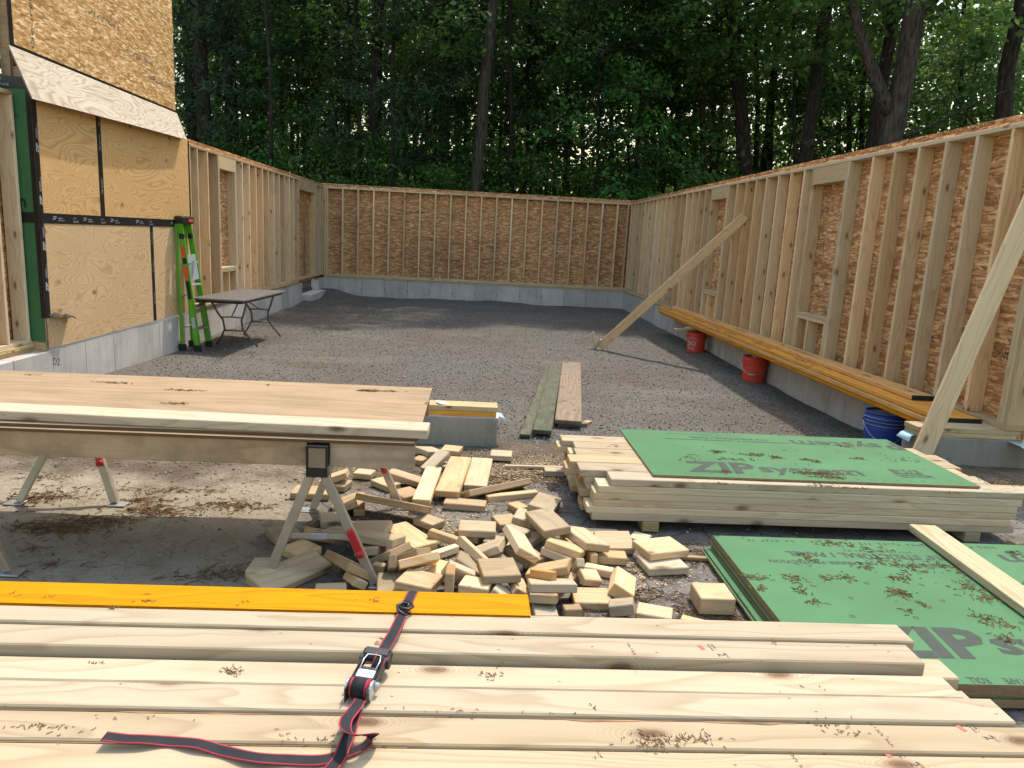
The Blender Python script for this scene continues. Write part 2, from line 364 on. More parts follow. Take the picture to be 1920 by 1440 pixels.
mortar = flat('dried_mortar', (.34, .36, .38), .9, var=.4); table_top = flat('table_plastic', (.12, .108, .10), .5, var=.2); table_leg = flat('table_leg_steel', (.16, .15, .145), .42, .5)
webbing = flat('black_webbing', (.016, .016, .02), .75, spec=.3); webred = flat('red_webbing_edge', (.38, .025, .05), .75); orange_lab = flat('orange_label', (.75, .09, .03), .5)
grey_lab = flat('grey_label', (.42, .43, .44), .5); foam = flat('sill_foam', (.42, .60, .72), .5, var=.15); foam_g = flat('sill_foam_green_print', (.05, .32, .30), .5); paper = flat('paper_tag', (.55, .55, .57), .6)
lvl_end = flat('sealed_board_end', (.012, .022, .020), .6); catk = flat('catkin_brown', (.17, .10, .035), .85, var=.4); needle_br = flat('needle_litter', (.15, .085, .035), .9, var=.4); sawd = flat('sawdust', (.58, .42, .22), .9, var=.25)
bark_strip = flat('bark_edge', (.30, .16, .075), .85, var=.5)
# ---------------------------------------------------------------- ground
def ground_mats():
    # packed gravel
    g = G('grey_gravel'); v, tc, oi = g.coords(False)
    cell = g.n('TexVoronoi', feature='F1'); g.put(cell.inputs['Vector'], v); cell.inputs['Scale'].default_value = 72
    sc3 = g.n('SeparateColor'); g.put(sc3.inputs[0], cell.outputs['Color'])
    col = g.ramp(sc3.outputs[0], (0, (.043, .036, .029)), (.45, (.090, .080, .068)), (.8, (.145, .132, .115)), (1, (.30, .285, .255)))
    c2 = g.vor(v, 190, out=1); s2 = g.n('SeparateColor'); g.put(s2.inputs[0], c2)
    col = g.mix(.45, col, g.ramp(s2.outputs[0], (0, (.037, .032, .027)), (.6, (.094, .085, .074)), (1, (.28, .265, .24))))
    big = g.noise(v, .55, 5, .65); col = g.mix(g.ramp(big, (.42, 0.0), (.70, .65)), col, C(.10, .072, .05))
    b2 = g.noise(g.vm('MULTIPLY', v, (.5, 1.3, 1)), 1.0, 4, .6); col = g.mix(g.ramp(b2, (.5, 0.0), (.72, .55)), col, C(.18, .163, .138))
    g.bump(g.math('ADD', cell.outputs['Distance'], g.math('MULTIPLY', g.noise(v, 30, 4), .8)), .38, .014)
    gravel = g.done(col, .9, .2)
    # yard: worn asphalt, sand, bark litter
    g = G('yard_dirt'); v, tc, oi = g.coords(False)
    sx = g.n('SeparateXYZ'); g.put(sx.inputs[0], v); X, Y = sx.outputs[0], sx.outputs[1]
    n0 = g.noise(v, .9, 5, .62); n1 = g.noise(v, 5.5, 5, .65); n2 = g.noise(v, 45, 4, .7)
    asph = g.ramp(g.math('ADD', g.math('MULTIPLY', n1, .6), g.math('MULTIPLY', n2, .4)), (.34, (.088, .076, .066)), (.5, (.165, .148, .13)), (.68, (.24, .22, .195)))
    wv = g.vm('ADD', v, g.vm('MULTIPLY', g.noise(v, 3, 3, out=1), (.25, .25, 0)))
    crack = g.n('TexVoronoi', feature='DISTANCE_TO_EDGE'); g.put(crack.inputs['Vector'], wv); crack.inputs['Scale'].default_value = 4.2
    crm = g.ramp(crack.outputs['Distance'], (.005, 1.0), (.022, 0.0))
    asph = g.mix(g.math('MULTIPLY', crm, .6), asph, C(.035, .026, .018))
    sand = g.ramp(g.math('ADD', g.math('MULTIPLY', n1, .5), g.math('MULTIPLY', n2, .5)), (.3, (.19, .155, .11)), (.5, (.30, .255, .19)), (.7, (.38, .33, .255)))
    dirt = g.ramp(g.math('ADD', g.math('MULTIPLY', n1, .45), g.math('MULTIPLY', n2, .55)), (.32, (.05, .036, .024)), (.5, (.115, .088, .062)), (.7, (.21, .175, .13)))
    # sand lies to the left of the offcuts, dirt near the foundation
    f1 = g.math('MULTIPLY_ADD', X, -1.1, -.75); f1 = g.math('ADD', f1, g.math('MULTIPLY', g.math('SUBTRACT', n0, .5), 2.2))
    col = g.mix(g.ramp(f1, (.0, 0.0), (.35, 1.0)), asph, sand)
    f2 = g.math('MULTIPLY_ADD', Y, 1.0, -4.22); f2 = g.math('ADD', f2, g.math('MULTIPLY', g.math('SUBTRACT', n0, .5), 1.7))
    col = g.mix(g.ramp(f2, (.0, 0.0), (.3, 1.0)), col, dirt)
    litter = g.ramp(g.noise(v, 7.5, 6, .75), (.56, 0.0), (.68, .7)); col = g.mix(litter, col, C(.085, .055, .032))
    far = g.ramp(g.math('MULTIPLY', Y, .01), (.2, 0.0), (.215, 1.0)); col = g.mix(far, col, C(.06, .042, .022))
    g.bump(g.math('ADD', g.math('ADD', n2, g.math('MULTIPLY', n1, 1.5)), g.math('MULTIPLY', crm, -.5)), .5, .025)
    return gravel, g.done(col, .9, .18)
gravel_m, yard_m = ground_mats()
def sstep(a, b, x): t = min(1, max(0, (x - a) / (b - a))); return t * t * (3 - 2 * t)
from mathutils import noise as mn
GZ = -0.262
def yard_z(x, y):
    inside = 1.0 if -4.2 < x < 4.15 and y < 20.25 else 0.0
    z = -0.30 * sstep(5.25, 6.3, y) * inside
    if y < 12 and abs(x) < 8: z += .012 * mn.noise(Vector((x * 1.3, y * 1.3, 0))) + .006 * mn.noise(Vector((x * 5, y * 5, 3)))
    if 5.4 < y < 6.6 and 0 < inside: z += .02 * mn.noise(Vector((x * 3, y * 3, 7)))
    return z
xs = np.unique(np.round(np.concatenate([[-600, -200, -80, -40, -20, -12], np.arange(-8, 8.01, .12), [12, 20, 40, 80, 200, 600]]), 3))
ys = np.unique(np.round(np.concatenate([[-300, -80, -20, -6], np.arange(-2, 8.0, .1), np.arange(8, 20.1, .6), [20.2, 20.3, 21, 24, 30, 50, 100, 300, 900]]), 3))
V = [(x, y, yard_z(x, y)) for y in ys for x in xs]; nx = len(xs)
F = [(j * nx + i, j * nx + i + 1, (j + 1) * nx + i + 1, (j + 1) * nx + i) for j in range(len(ys) - 1) for i in range(nx - 1)]
o = link('ground', mesh_py('ground', V, F, True), yard_m); o['kind'] = 'structure'
def gravel_z(x, y):
    e = min(x + 4.07, 4.02 - x, 20.15 - y)
    bank = .05 * max(0, 1 - e / .7) * (.5 + mn.noise(Vector((x * .9, y * .9, 1.7))))
    heap = .16 * math.exp(-((x + 3.9) ** 2 + (y - 20.0) ** 2) / .25)
    return GZ + bank + heap + .022 * mn.noise(Vector((x * .8, y * .8, 0))) + .010 * mn.noise(Vector((x * 3.7, y * 3.7, 4)))
gx = np.arange(-4.075, 4.026, .1); gy = np.arange(6.15, 20.16, .1); nx = len(gx)
V = [(x, y, gravel_z(x, y) - .05 * sstep(6.5, 6.15, y)) for y in gy for x in gx]
F = [(j * nx + i, j * nx + i + 1, (j + 1) * nx + i + 1, (j + 1) * nx + i) for j in range(len(gy) - 1) for i in range(nx - 1)]
o = link('gravel_floor', mesh_py('gravel_floor', V, F, True), gravel_m); o['kind'] = 'structure'

def stones(name, pts, smin, smax, mat, label, seed):
    """loose stones as one mass"""
    rs = np.random.RandomState(seed); n = len(pts)
    base = np.array([(1, 0, 0), (0, 1, 0), (-1, 0, 0), (0, -1, 0), (0, 0, 1), (0, 0, -1)], float)
    tri = np.array([(0, 1, 4), (1, 2, 4), (2, 3, 4), (3, 0, 4), (1, 0, 5), (2, 1, 5), (3, 2, 5), (0, 3, 5)])
    s = smin + (smax - smin) * rs.rand(n) ** 2.2
    Vv = base[None] * (s[:, None, None] * np.array([1, .8, .6])[None, None]) * (.7 + .6 * rs.rand(n, 6, 1))
    a = rs.rand(n) * 6.283; ca, sa = np.cos(a), np.sin(a)
    x = Vv[:, :, 0] * ca[:, None] - Vv[:, :, 1] * sa[:, None]; y = Vv[:, :, 0] * sa[:, None] + Vv[:, :, 1] * ca[:, None]
    Vv = np.stack([x, y, Vv[:, :, 2]], -1) + pts[:, None, :]
    Fq = (tri[None] + (np.arange(n) * 6)[:, None, None]).reshape(-1, 3)
    o = link(name, np_mesh(name, Vv.reshape(-1, 3), Fq), mat); tag(o, label, 'gravel', kind='stuff'); return o
def stone_mat(name, stops):
    g = G(name); ge = g.n('NewGeometry'); return g.done(g.ramp(ge.outputs['Random Per Island'], *stops), .85, .25)
stone_m = stone_mat('loose_stone', [(0, (.05, .046, .042)), (.5, (.11, .104, .097)), (.8, (.18, .172, .163)), (1, (.42, .41, .39))])
rs = np.random.RandomState(5)
P = np.stack([rs.uniform(-4.0, 3.98, 30000), 5.9 + 14.1 * rs.rand(30000) ** 1.7, np.zeros(30000)], -1)
P[:, 2] = [gravel_z(x, y) + .003 if y > 6.3 else yard_z(x, y) + .002 for x, y, _ in P]
P = P[(P[:, 1] > 6.2) | ((P[:, 0] > .3) & (P[:, 0] < 3.3))]
stones('loose_gravel', P, .004, .015, stone_m, 'loose grey gravel spread over the floor inside the framed walls', 2)
P = np.stack([rs.uniform(-4.0, 3.6, 5200), rs.uniform(2.1, 5.2, 5200), np.zeros(5200)], -1)
P = P[rs.rand(len(P)) < np.clip((P[:, 1] - 2.6) / 2.2, .12, 1)]
P[:, 2] = [yard_z(x, y) + .002 for x, y, _ in P]
stones('yard_pebbles', P, .004, .016, stone_mat('yard_pebble', [(0, (.10, .08, .06)), (.6, (.22, .19, .15)), (1, (.46, .43, .38))]), 'small pebbles scattered over the dirt yard between sawhorses and foundation', 3)

# ---------------------------------------------------------------- foundation
CT = .21                                      # top of the concrete
def conc_run(root, axis, a0, a1, b0, b1, z0, ztop, step=.6096, mat=conc, inner=None):
    """concrete wall cast in form panels, each panel its own piece; ztop(a) gives the height. axis X or Y"""
    n = max(1, round((a1 - a0) / step)); st = (a1 - a0) / n
    for i in range(n):
        p, q = a0 + i * st + .002, a0 + (i + 1) * st - .002
        zt = ztop((p + q) / 2) if callable(ztop) else ztop
        j = random.uniform(-.003, .003)
        if axis == 'X': bx('form_panel', p, q, b0 + j, b1, z0, zt, mat, root, bev=.005)
        else: bx('form_panel', b0, b1 + j, p, q, z0, zt, mat, root, 'X', bev=.005)
random.seed(11)
fl = empty('foundation_wall', (-4.18, 12.8, -.3), 'grey concrete foundation with panel seams under the left house wall and framed wall', 'foundation')
def ltop(y): return -.10 if 17.86 < y < 19.7 else CT
conc_run(fl, 'Y', 5.45, 20.16, -4.28, -4.085, -.75, ltop)
bx('core', -4.27, -4.11, 5.46, 17.80, -.74, CT - .01, conc, fl, 'Y')
bx('door_ledge', -4.28, -3.93, 17.95, 19.72, -.74, -.092, conc, fl, 'Y')
fb = empty('foundation_wall', (0, 20.26, -.3), 'long grey concrete foundation with dark vertical seams under the back framed wall', 'foundation')
conc_run(fb, 'X', -4.28, 4.24, 20.165, 20.36, -.75, CT); bx('core', -4.27, 4.23, 20.19, 20.35, -.74, CT - .01, conc, fb)
for i in range(13):                          # snap tie holes beside the seams
    xk = -4.28 + .6096 * (i + 1)
    for dz in (.0,):
        bx('form_tie', xk - .018, xk + .018, 20.155, 20.17, -.06, -.03, conc_dk, fb)
fr = empty('foundation_wall', (4.12, 12.8, -.3), 'grey concrete foundation below the right framed wall behind the red buckets', 'foundation')
conc_run(fr, 'Y', 5.42, 20.16, 4.04, 4.24, -.75, CT); bx('core', 4.06, 4.23, 5.43, 20.15, -.74, CT - .01, conc, fr, 'Y')
# the right panels face -X: keep the seam side flush
fs = empty('foundation_wall', (3.8, 5.3, -.1), 'short concrete return wall at the right corner beside the blue bucket', 'foundation')
conc_run(fs, 'X', 3.37, 4.24, 5.20, 5.415, -.75, CT, .9, conc_dk)
for x0, x1, z in ((3.37, 4.19, 0), (3.36, 4.195, 1)):
    bx('sill_plate', x0, x1, 5.215 + .004 * z, 5.40, CT + .038 * z + .001, CT + .038 * (z + 1), treated, fs)
ft = empty('foundation_wall', (-.05, 5.35, -.1), 'concrete stub wall with two treated sill plates behind the plywood table', 'foundation')
conc_run(ft, 'X', -4.07, .205, 5.25, 5.445, -.75, CT, .62, conc_dk)
bx('sill_plate', -4.0, .19, 5.262, 5.43, CT + .004, CT + .041, lvl, ft); bx('sill_plate', -4.0, .20, 5.265, 5.432, CT + .043, CT + .081, treated, ft)
bx('foam_gasket', -4.0, .21, 5.255, 5.44, CT, CT + .004, paper, ft)

# ---------------------------------------------------------------- framed walls
Z0, Z1, Z2 = .286, .324, 2.531; Z3 = 2.569; ZS = 2.655; S = .4064
def stud_y(root, x0, x1, y, name='stud', z0=Z1, z1=Z2, m=None):       # stud in a wall that runs along Y
    o = bx(name, x0, x1, y, y + .038, z0, z1, m or pine_stud, root, 'Z'); return o
def plates_y(root, x0, x1, y0, y1, cut=4.88):
    a = y0
    while a < y1 - .01:
        b = min(a + cut, y1)
        bx('top_plate', x0, x1, a + .001, b - .001, Z2, Z3, pine, root, 'Y'); bx('bottom_plate', x0, x1, a + .001, b - .001, Z0, Z1, pine, root, 'Y')
        a = b
def sheath_y(root, xa, xb, y0, y1, mat):
    rows = ((.19, 1.405), (1.409, 2.625), (2.629, ZS + .01)); off = (0, 1.22, .6)
    for (za, zb), of in zip(rows, off):
        a = y0 - of
        while a < y1 - .05:
            p, q = max(a, y0), min(a + 2.437, y1)
            if q - p > .1:
                c = ((xa + xb) / 2, (p + q) / 2, (za + zb) / 2)
                Mx = Matrix.Translation(c) @ Matrix(((0, 0, 1, 0), (1, 0, 0, 0), (0, 1, 0, 0), (0, 0, 0, 1)))
                board('sheathing_panel', q - p, zb - za, xb - xa, mat, Mx, root, .0)
            a += 2.44
def window_y(root, x0, x1, k0, k1, zh=2.335, zs=.80, cr=None):
    """framed opening between y=k0 and k1 (inside the trimmers)"""
    for y, nm, z0, z1 in ((k0 - .078, 'king_stud', Z1, Z2), (k1 + .040, 'king_stud', Z1, Z2), (k0 - .039, 'trimmer_stud', Z1, zh), (k1 + .001, 'trimmer_stud', Z1, zh)):
        stud_y(root, x0, x1, y, nm, z0, z1, pine)
    for q in range(2): bx('header', x0 + .004 + q * .072, x0 + .068 + q * .072, k0 - .038, k1 + .038, zh, Z2 - .002, pine, root, 'Y')
    bx('rough_sill', x0, x1, k0 + .001, k1 - .001, zs - .038, zs, pine, root, 'Y'); bx('rough_sill', x0, x1, k0 + .001, k1 - .001, zs - .078, zs - .040, pine, root, 'Y')
    for y in cr or (k0 + .001, (k0 + k1) / 2 + .06, k1 - .041): stud_y(root, x0, x1, y, 'cripple_stud', Z1, zs - .079)
# right wall
XR = 4.034
wr = empty('stud_wall', (XR + .07, 12.7, CT), 'right framed wall of bare studs and brown sheathing with two narrow window openings', 'framed wall')
for q in range(2): bx('sill_plate', XR - .012 * q, XR + .15, 5.42, 20.16, CT + .038 * q + .001, CT + .038 * (q + 1), treated, wr, 'Y')
plates_y(wr, XR, XR + .14, 5.2, 20.16); sheath_y(wr, XR + .1405, XR + .152, 5.2, 20.30, osb_in)
for k in range(0, 36):
    y = 5.7227 + S * k - .038
    if k in (6, 7, 8, 16, 17, 18): continue
    stud_y(wr, XR + random.uniform(-.003, .003), XR + .14, y + random.uniform(-.006, .006))
for y in (5.282, 5.243, 5.203): stud_y(wr, XR, XR + .139, y, 'corner_stud', m=pine)
window_y(wr, XR, XR + .14, 8.285, 9.06); window_y(wr, XR, XR + .14, 12.255, 13.03)
# left wall
XL = -4.077
wl_ = empty('stud_wall', (XL - .07, 15.5, CT), 'left framed wall of bare studs behind the folding table, between house and back wall', 'framed wall')
for q in range(2): bx('sill_plate', XL - .15, XL + .012 * q, 10.94, 17.3, CT + .038 * q + .001, CT + .038 * (q + 1), treated, wl_, 'Y')
plates_y(wl_, XL - .14, XL, 10.94, 20.16); sheath_y(wl_, XL - .152, XL - .1405, 10.94, 20.30, osb_in)
for y in [10.94, 11.228, 11.634] + [13.28 + S * j for j in range(10)] + [19.30, 19.72, 20.10, 20.055]:
    stud_y(wl_, XL - .14, XL + random.uniform(-.003, .003), y)
window_y(wl_, XL - .14, XL, 12.16, 12.90, cr=(12.161, 12.50, 12.86))
# door-height opening near the back corner, closed with a loose sheet
for y, nm, z1 in ((17.34, 'king_stud', Z2), (17.379, 'trimmer_stud', 2.33), (19.06, 'trimmer_stud', 2.33), (19.099, 'king_stud', Z2), (19.138, 'king_stud', Z2)): stud_y(wl_, XL - .14, XL, y, nm, Z1, z1, pine)
for q in range(2): bx('header', XL - .14 + q * .074, XL - .07 + q * .068, 17.38, 19.098, 2.33, Z2 - .002, treated, wl_, 'Y')
bx('brace_stud', XL - .135, XL - .10, 18.45, 18.49, Z1, 1.75, pine_old, wl_, 'Z')
# back wall
YB = 20.158
wb = empty('stud_wall', (0, YB + .07, CT), 'back framed wall with evenly spaced studs over reddish brown strand board', 'framed wall')
for q in range(2): bx('sill_plate', -4.09, 4.05, YB - .012 * q, YB + .14, CT + .038 * q + .001, CT + .038 * (q + 1), treated, wb)
for a, b in ((-4.075, -.9), (-.898, 4.03)):
    bx('top_plate', a, b, YB, YB + .14, Z2, Z3, pine, wb); bx('bottom_plate', a, b, YB, YB + .14, Z0, Z1, pine, wb)
for j in range(20):
    x = -4.0204 + S * j; bx('stud', x, x + .038, YB + random.uniform(-.003, .003), YB + .14, Z1, Z2, pine_stud, wb, 'Z')
for x in (-4.072, 3.99): bx('stud', x, x + .038, YB, YB + .14, Z1, Z2, pine_stud, wb, 'Z')
for (za, zb), of in zip(((.19, 1.405), (1.409, 2.625), (2.629, ZS + .01)), (0, 1.22, .6)):
    a = -4.28 - of
    while a < 4.2:
        p, q = max(a, -4.225), min(a + 2.437, 4.18)
        if q - p > .1: board('sheathing_panel', q - p, zb - za, .0115, osb_in, Matrix.Translation(((p + q) / 2, YB + .1465, (za + zb) / 2)) @ Matrix.Rotation(R(90), 4, 'X'), wb, .0)
        a += 2.44
# ---------------------------------------------------------------- house at the left
hs = empty('house', (-5.5, 9.05, 0), 'two storey house corner sheathed in golden plywood, strand board and green panels with black tape', 'house')
YX = Matrix(((0, 0, 1, 0), (1, 0, 0, 0), (0, 1, 0, 0), (0, 0, 0, 1)))   # local x -> Y, y -> Z, z -> X
def sheet(name, y0, y1, z0, z1, x, mat, t=.012, parent=hs, tilt=0, bev=0.0):
    return board(name, y1 - y0, z1 - z0, t, mat, Matrix.Translation((x, (y0 + y1) / 2, (z0 + z1) / 2)) @ YX @ Matrix.Rotation(tilt, 4, 'X'), parent, bev)
HX = -4.083
sheet('plywood_panel', 7.225, 9.60, .235, 1.465, HX, ply_pale); sheet('plywood_panel', 9.604, 10.915, .235, 1.465, HX, ply_pale)
sheet('plywood_panel', 7.225, 8.41, 1.47, 2.56, HX, ply_gold); sheet('plywood_panel', 8.414, 10.915, 1.47, 2.60, HX, ply_gold)
UX = -4.246
sheet('strand_board', 7.24, 8.44, 2.93, 5.38, UX, osb_out).matrix_basis @= Matrix.Identity(4)
sheet('strand_board', 8.445, 10.92, 2.93, 4.15, UX, osb_out); sheet('strand_board', 8.445, 10.92, 4.155, 5.38, UX, osb_out)
# flared skirt board between the storeys
zt, zb_ = 2.96, 2.515
p0, p1, p2, p3 = Vector((UX + .02, 7.20, zt)), Vector((UX + .02, 10.93, zt)), Vector((-3.965, 7.045, 2.497)), Vector((-3.975, 10.60, 2.582))
bm = bmesh.new(); n = 18; rows = []
for i in range(n + 1):
    t = i / n; bul = .02 * math.sin(t * math.pi)
    rows.append([bm.verts.new(p0.lerp(p1, t)), bm.verts.new(p2.lerp(p3, t) + Vector((bul, 0, 0)))])
for i in range(n): bm.faces.new((rows[i][0], rows[i][1], rows[i + 1][1], rows[i + 1][0]))
bmesh.ops.recalc_face_normals(bm, faces=bm.faces[:])
g_ = bmesh.ops.extrude_face_region(bm, geom=bm.faces[:])
for v_ in [e for e in g_['geom'] if isinstance(e, bmesh.types.BMVert)]: v_.co += Vector((-.011, 0, -.005))
Msk = Matrix.Translation((-4.14, 9.05, 2.74)) @ YX @ Matrix.Rotation(R(-25), 4, 'X')
bmesh.ops.transform(bm, matrix=Msk.inverted(), verts=bm.verts[:]); bmesh.ops.recalc_face_normals(bm, faces=bm.faces[:])
me = bpy.data.meshes.new('skirt'); bm.to_mesh(me); bm.free(); link('skirt_board', me, ply_flap, hs, Msk)
sheet('flashing_strip', 7.24, 10.92, zt - .02, zt + .03, UX + .010, tape, .004)
sheet('rim_framing', 7.26, 10.90, 2.6, 2.95, UX - .03, pine_old, .03)
# green end wall that faces the yard
def sheet_x(name, x0, x1, z0, z1, y, mat, t=.012, parent=hs): return board(name, x1 - x0, z1 - z0, t, mat, Matrix.Translation(((x0 + x1) / 2, y, (z0 + z1) / 2)) @ Matrix.Rotation(R(90), 4, 'X'), parent, 0)
sheet_x('green_panel', -6.6, -4.092, .30, 1.465, 7.215, zipg); sheet_x('green_panel', -6.6, -4.092, 1.47, 2.64, 7.215, zipg); sheet_x('green_panel', -6.6, -4.345, 2.645, 5.38, 7.215, zipg)
sheet_x('corner_framing', -4.36, -4.255, 2.645, 5.38, 7.30, pine_old, .03); sheet_x('corner_framing', -4.253, -4.19, 2.645, 2.80, 7.30, pine_old, .03); sheet_x('corner_framing', -4.20, -4.16, .23, .31, 7.217, pine_old, .03)
bx('sill_timber', -4.21, -4.10, 7.20, 7.24, CT + .001, CT + .085, treated, hs)
# seam tape
def vtape(y0, y1, z0, z1): return sheet('seam_tape', y0, y1, z0, z1, HX + .008, tape, .003)
sheet('seam_tape', 7.222, 10.90, 1.42, 1.515, HX + .0095, tape, .003); vtape(8.365, 8.455, 1.516, 2.58); vtape(9.565, 9.645, .24, 1.419); vtape(7.222, 7.285, .53, 2.57)
sheet('seam_tape', 10.885, 10.925, .9, 2.60, HX + .0085, tape, .003)
sheet_x('seam_tape', -6.5, -4.078, 2.60, 2.70, 7.205, tape, .003); sheet_x('seam_tape', -6.5, -4.075, 1.42, 1.515, 7.206, tape, .003); sheet_x('seam_tape', -4.118, -4.076, .53, 2.60, 7.2065, tape, .003)
sheet('edge_tape', 7.235, 7.30, 2.98, 5.35, UX + .008, tape, .003)
# loose end of tape curled out at the bottom of the corner
V = []; F = []
for i in range(11):
    t = i / 10; yy = 7.26 + .34 * t; zz = .545 + .02 * math.sin(t * 7) - .06 * max(0, t - .85) * 6
    V += [(HX + .012, yy, zz + .01), (HX + .075 + .02 * t, yy - .02, zz - .012)]
    if i: F.append((2 * i - 2, 2 * i - 1, 2 * i + 1, 2 * i))
V += [(x - .001, y, z - .004) for x, y, z in V]; nV = 22
F += [tuple(i + nV for i in f)[::-1] for f in F]
link('loose_tape_end', mesh_py('loose_tape', V, F, True), tape, hs)
def ltext(s, size, y, z, x=HX + .0125, rot=0, mat=white_print, **k):
    return text(s, size, mat, Matrix.Translation((x, y, z)) @ YX @ Matrix.Rotation(rot, 4, 'Z'), hs, 'printed_lettering', **k)
for y in (7.42, 7.98, 8.56, 9.18, 10.2):
    ltext('ZIP', .048, y, 1.456, bold=.0, shear=.2); ltext('system', .028, y + .10, 1.464); ltext('FLASHING TAPE', .016, y + .10, 1.444)
    if y != 8.56: smear(.06, .02, 5, white_print, Matrix.Translation((HX + .0125, y + .37, 1.465)) @ YX, hs, 3); smear(.10, .02, 7, white_print, Matrix.Translation((HX + .0125, y + .37, 1.435)) @ YX, hs, 4)
for z in (.78, 1.58, 2.05, 1.16):
    ltext('ZIP', .058, 7.276, z, rot=R(90), bold=.03, shear=.2, x=HX + .0105); ltext('system', .034, 7.262, z + .13, rot=R(90), x=HX + .0105); ltext('FLASHING TAPE', .019, 7.281, z + .13, rot=R(90), x=HX + .0105)
for z in (1.75, 2.2, 2.45): ltext('ZIP system', .036, 8.425, z, rot=R(90), x=HX + .0105)
for z in (.45, .85, 1.2): ltext('ZIP system', .034, 9.62, z, rot=R(90), x=HX + .0105)
def xtext(s, size, x, z, mat, y=7.203, **k): return text(s, size, mat, Matrix.Translation((x, y, z)) @ Matrix.Rotation(R(90), 4, 'X'), hs, 'printed_lettering', **k)
xtext('FLASHING TAPE', .035, -4.50, 2.615, white_print, 7.2025); xtext('27', .045, -4.36, 2.655, white_print, 7.2025)
xtext('system', .16, -4.62, 1.56, ink, 7.2080, bold=.03); xtext('ZIP system', .07, -4.50, 2.35, ink, 7.2080)
# mill print on the upper strand board
ltext('Georgia Pacific', .075, 7.62, 3.02, x=UX + .007, rot=R(90), mat=ink_black, width=.95)
for k_, (y_, z_) in enumerate(((8.62, 3.62), (9.5, 3.42), (10.1, 3.24))): smear(.75, .06, 22, ink_black, Matrix.Translation((UX + .007, y_, z_)) @ YX, hs, k_)
ltext('D2', .10, 7.28, .07, x=-4.0825, mat=ink_black, rot=R(-12))
# near stud wall in front of the green end wall
wn_ = empty('stud_wall', (-4.28, 6.4, CT), 'piece of open stud wall at the far left in front of the green panels', 'framed wall')
for q in range(2): bx('sill_plate', -4.36, -4.205 + .01 * q, 4.9, 7.195, CT + .038 * q + .001, CT + .038 * (q + 1), treated, wn_, 'Y')
bx('bottom_plate', -4.36, -4.215, 4.9, 7.19, Z0 + .001, Z1, pine, wn_, 'Y'); bx('top_plate', -4.36, -4.215, 4.9, 7.19, Z2, Z3, pine, wn_, 'Y')
for y in (7.14, 6.83, 6.424, 6.018, 5.612, 5.2): stud_y(wn_, -4.355, -4.215, y)
sheath_y(wn_, -4.38, -4.3685, 4.9, 7.18, osb_in)
# ---------------------------------------------------------------- step ladder leaning on the house wall
gz = GZ
ld = empty('step_ladder', (-3.93, 10.5, gz), 'bright green fibreglass step ladder with grey steps leaning folded against the house', 'ladder')
def rail(name, p, q, w, d, mat, parent=ld): return board(name, (Vector(q) - Vector(p)).length, w, d, mat, axisM(p, q, Vector((1, 0, 0))), parent, .006)
ft_, tp = {}, {}
for s, (yb, yt) in zip('nf', ((10.27, 10.30), (10.70, 10.60))):
    ft_[s] = Vector((-3.80, yb, gz + .02)); tp[s] = Vector((-4.00, yt, 1.50))
    r_ = rail('front_rail', ft_[s], tp[s], .026, .072, lad_green)
    rail('rail_flange', ft_[s] + Vector((.036, 0, .1)), tp[s] + Vector((.034, 0, 0)), .030, .006, lad_green)
    rail('rear_rail', Vector((-4.02, yb + (.04 if s == 'n' else -.03), gz + .02)), Vector((-4.045, yt, 1.46)), .024, .042, lad_green)
    for xx, yy in ((-3.80, yb), (-4.02, yb + (.04 if s == 'n' else -.03))): bx('foot', xx - .05, xx + .05, yy - .025, yy + .025, gz - .01, gz + .10, black_pl, ld, bev=.012)
    bx('hinge_knob', -4.0, -3.93, yt - .045, yt - .012, 1.27, 1.34, black_pl, ld, bev=.012)
for zz in (.06, .36, .66, .96):
    t = (zz - gz) / (1.50 - gz); a_, b_ = ft_['n'].lerp(tp['n'], t), ft_['f'].lerp(tp['f'], t)
    st = bx('step', a_.x - .03, a_.x + .05, a_.y + .012, b_.y - .012, zz - .024, zz, alu, ld, 'Y')
    for q in range(4): setp(bx('tread_ridge', a_.x - .022 + q * .018, a_.x - .014 + q * .018, a_.y + .02, b_.y - .02, zz + .0005, zz + .004, galv, None, 'Y', .001), st)
for zz in (.06, .5): bx('rear_bar', -4.035, -4.01, 10.32, 10.66, zz - .012, zz + .012, alu, ld, 'Y')
cap = bx('top_cap', -4.06, -3.93, 10.26, 10.65, 1.47, 1.57, black_pl, ld, 'Y', bev=.018)
setp(bx('cap_label', -3.9315, -3.9275, 10.44, 10.60, 1.495, 1.535, orange_lab, None, 'Y', .0), cap)
for z0, z1, m in ((1.17, 1.02, orange_lab), (1.01, .93, black_pl), (.90, .72, orange_lab), (.70, .45, black_pl), (.2, .05, grey_lab)):
    t = ((z0 + z1) / 2 - gz) / (1.50 - gz); a_ = ft_['n'].lerp(tp['n'], t)
    rail('warning_label', ft_['n'].lerp(tp['n'], (z1 - gz) / (1.5 - gz)) + Vector((0, -.0145, 0)), ft_['n'].lerp(tp['n'], (z0 - gz) / (1.5 - gz)) + Vector((0, -.0145, 0)), .002, .05, m)
board('label_card', .34, .19, .004, grey_lab, axisM((-3.86, 10.41, .72), (-3.90, 10.39, 1.06), Vector((1, -.3, .1))), ld)
for q in range(8): bx('label_line', -3.873, -3.8705, 10.34, 10.47, .75 + q * .03, .757 + q * .03, ink_black, ld, 'Y', .0)
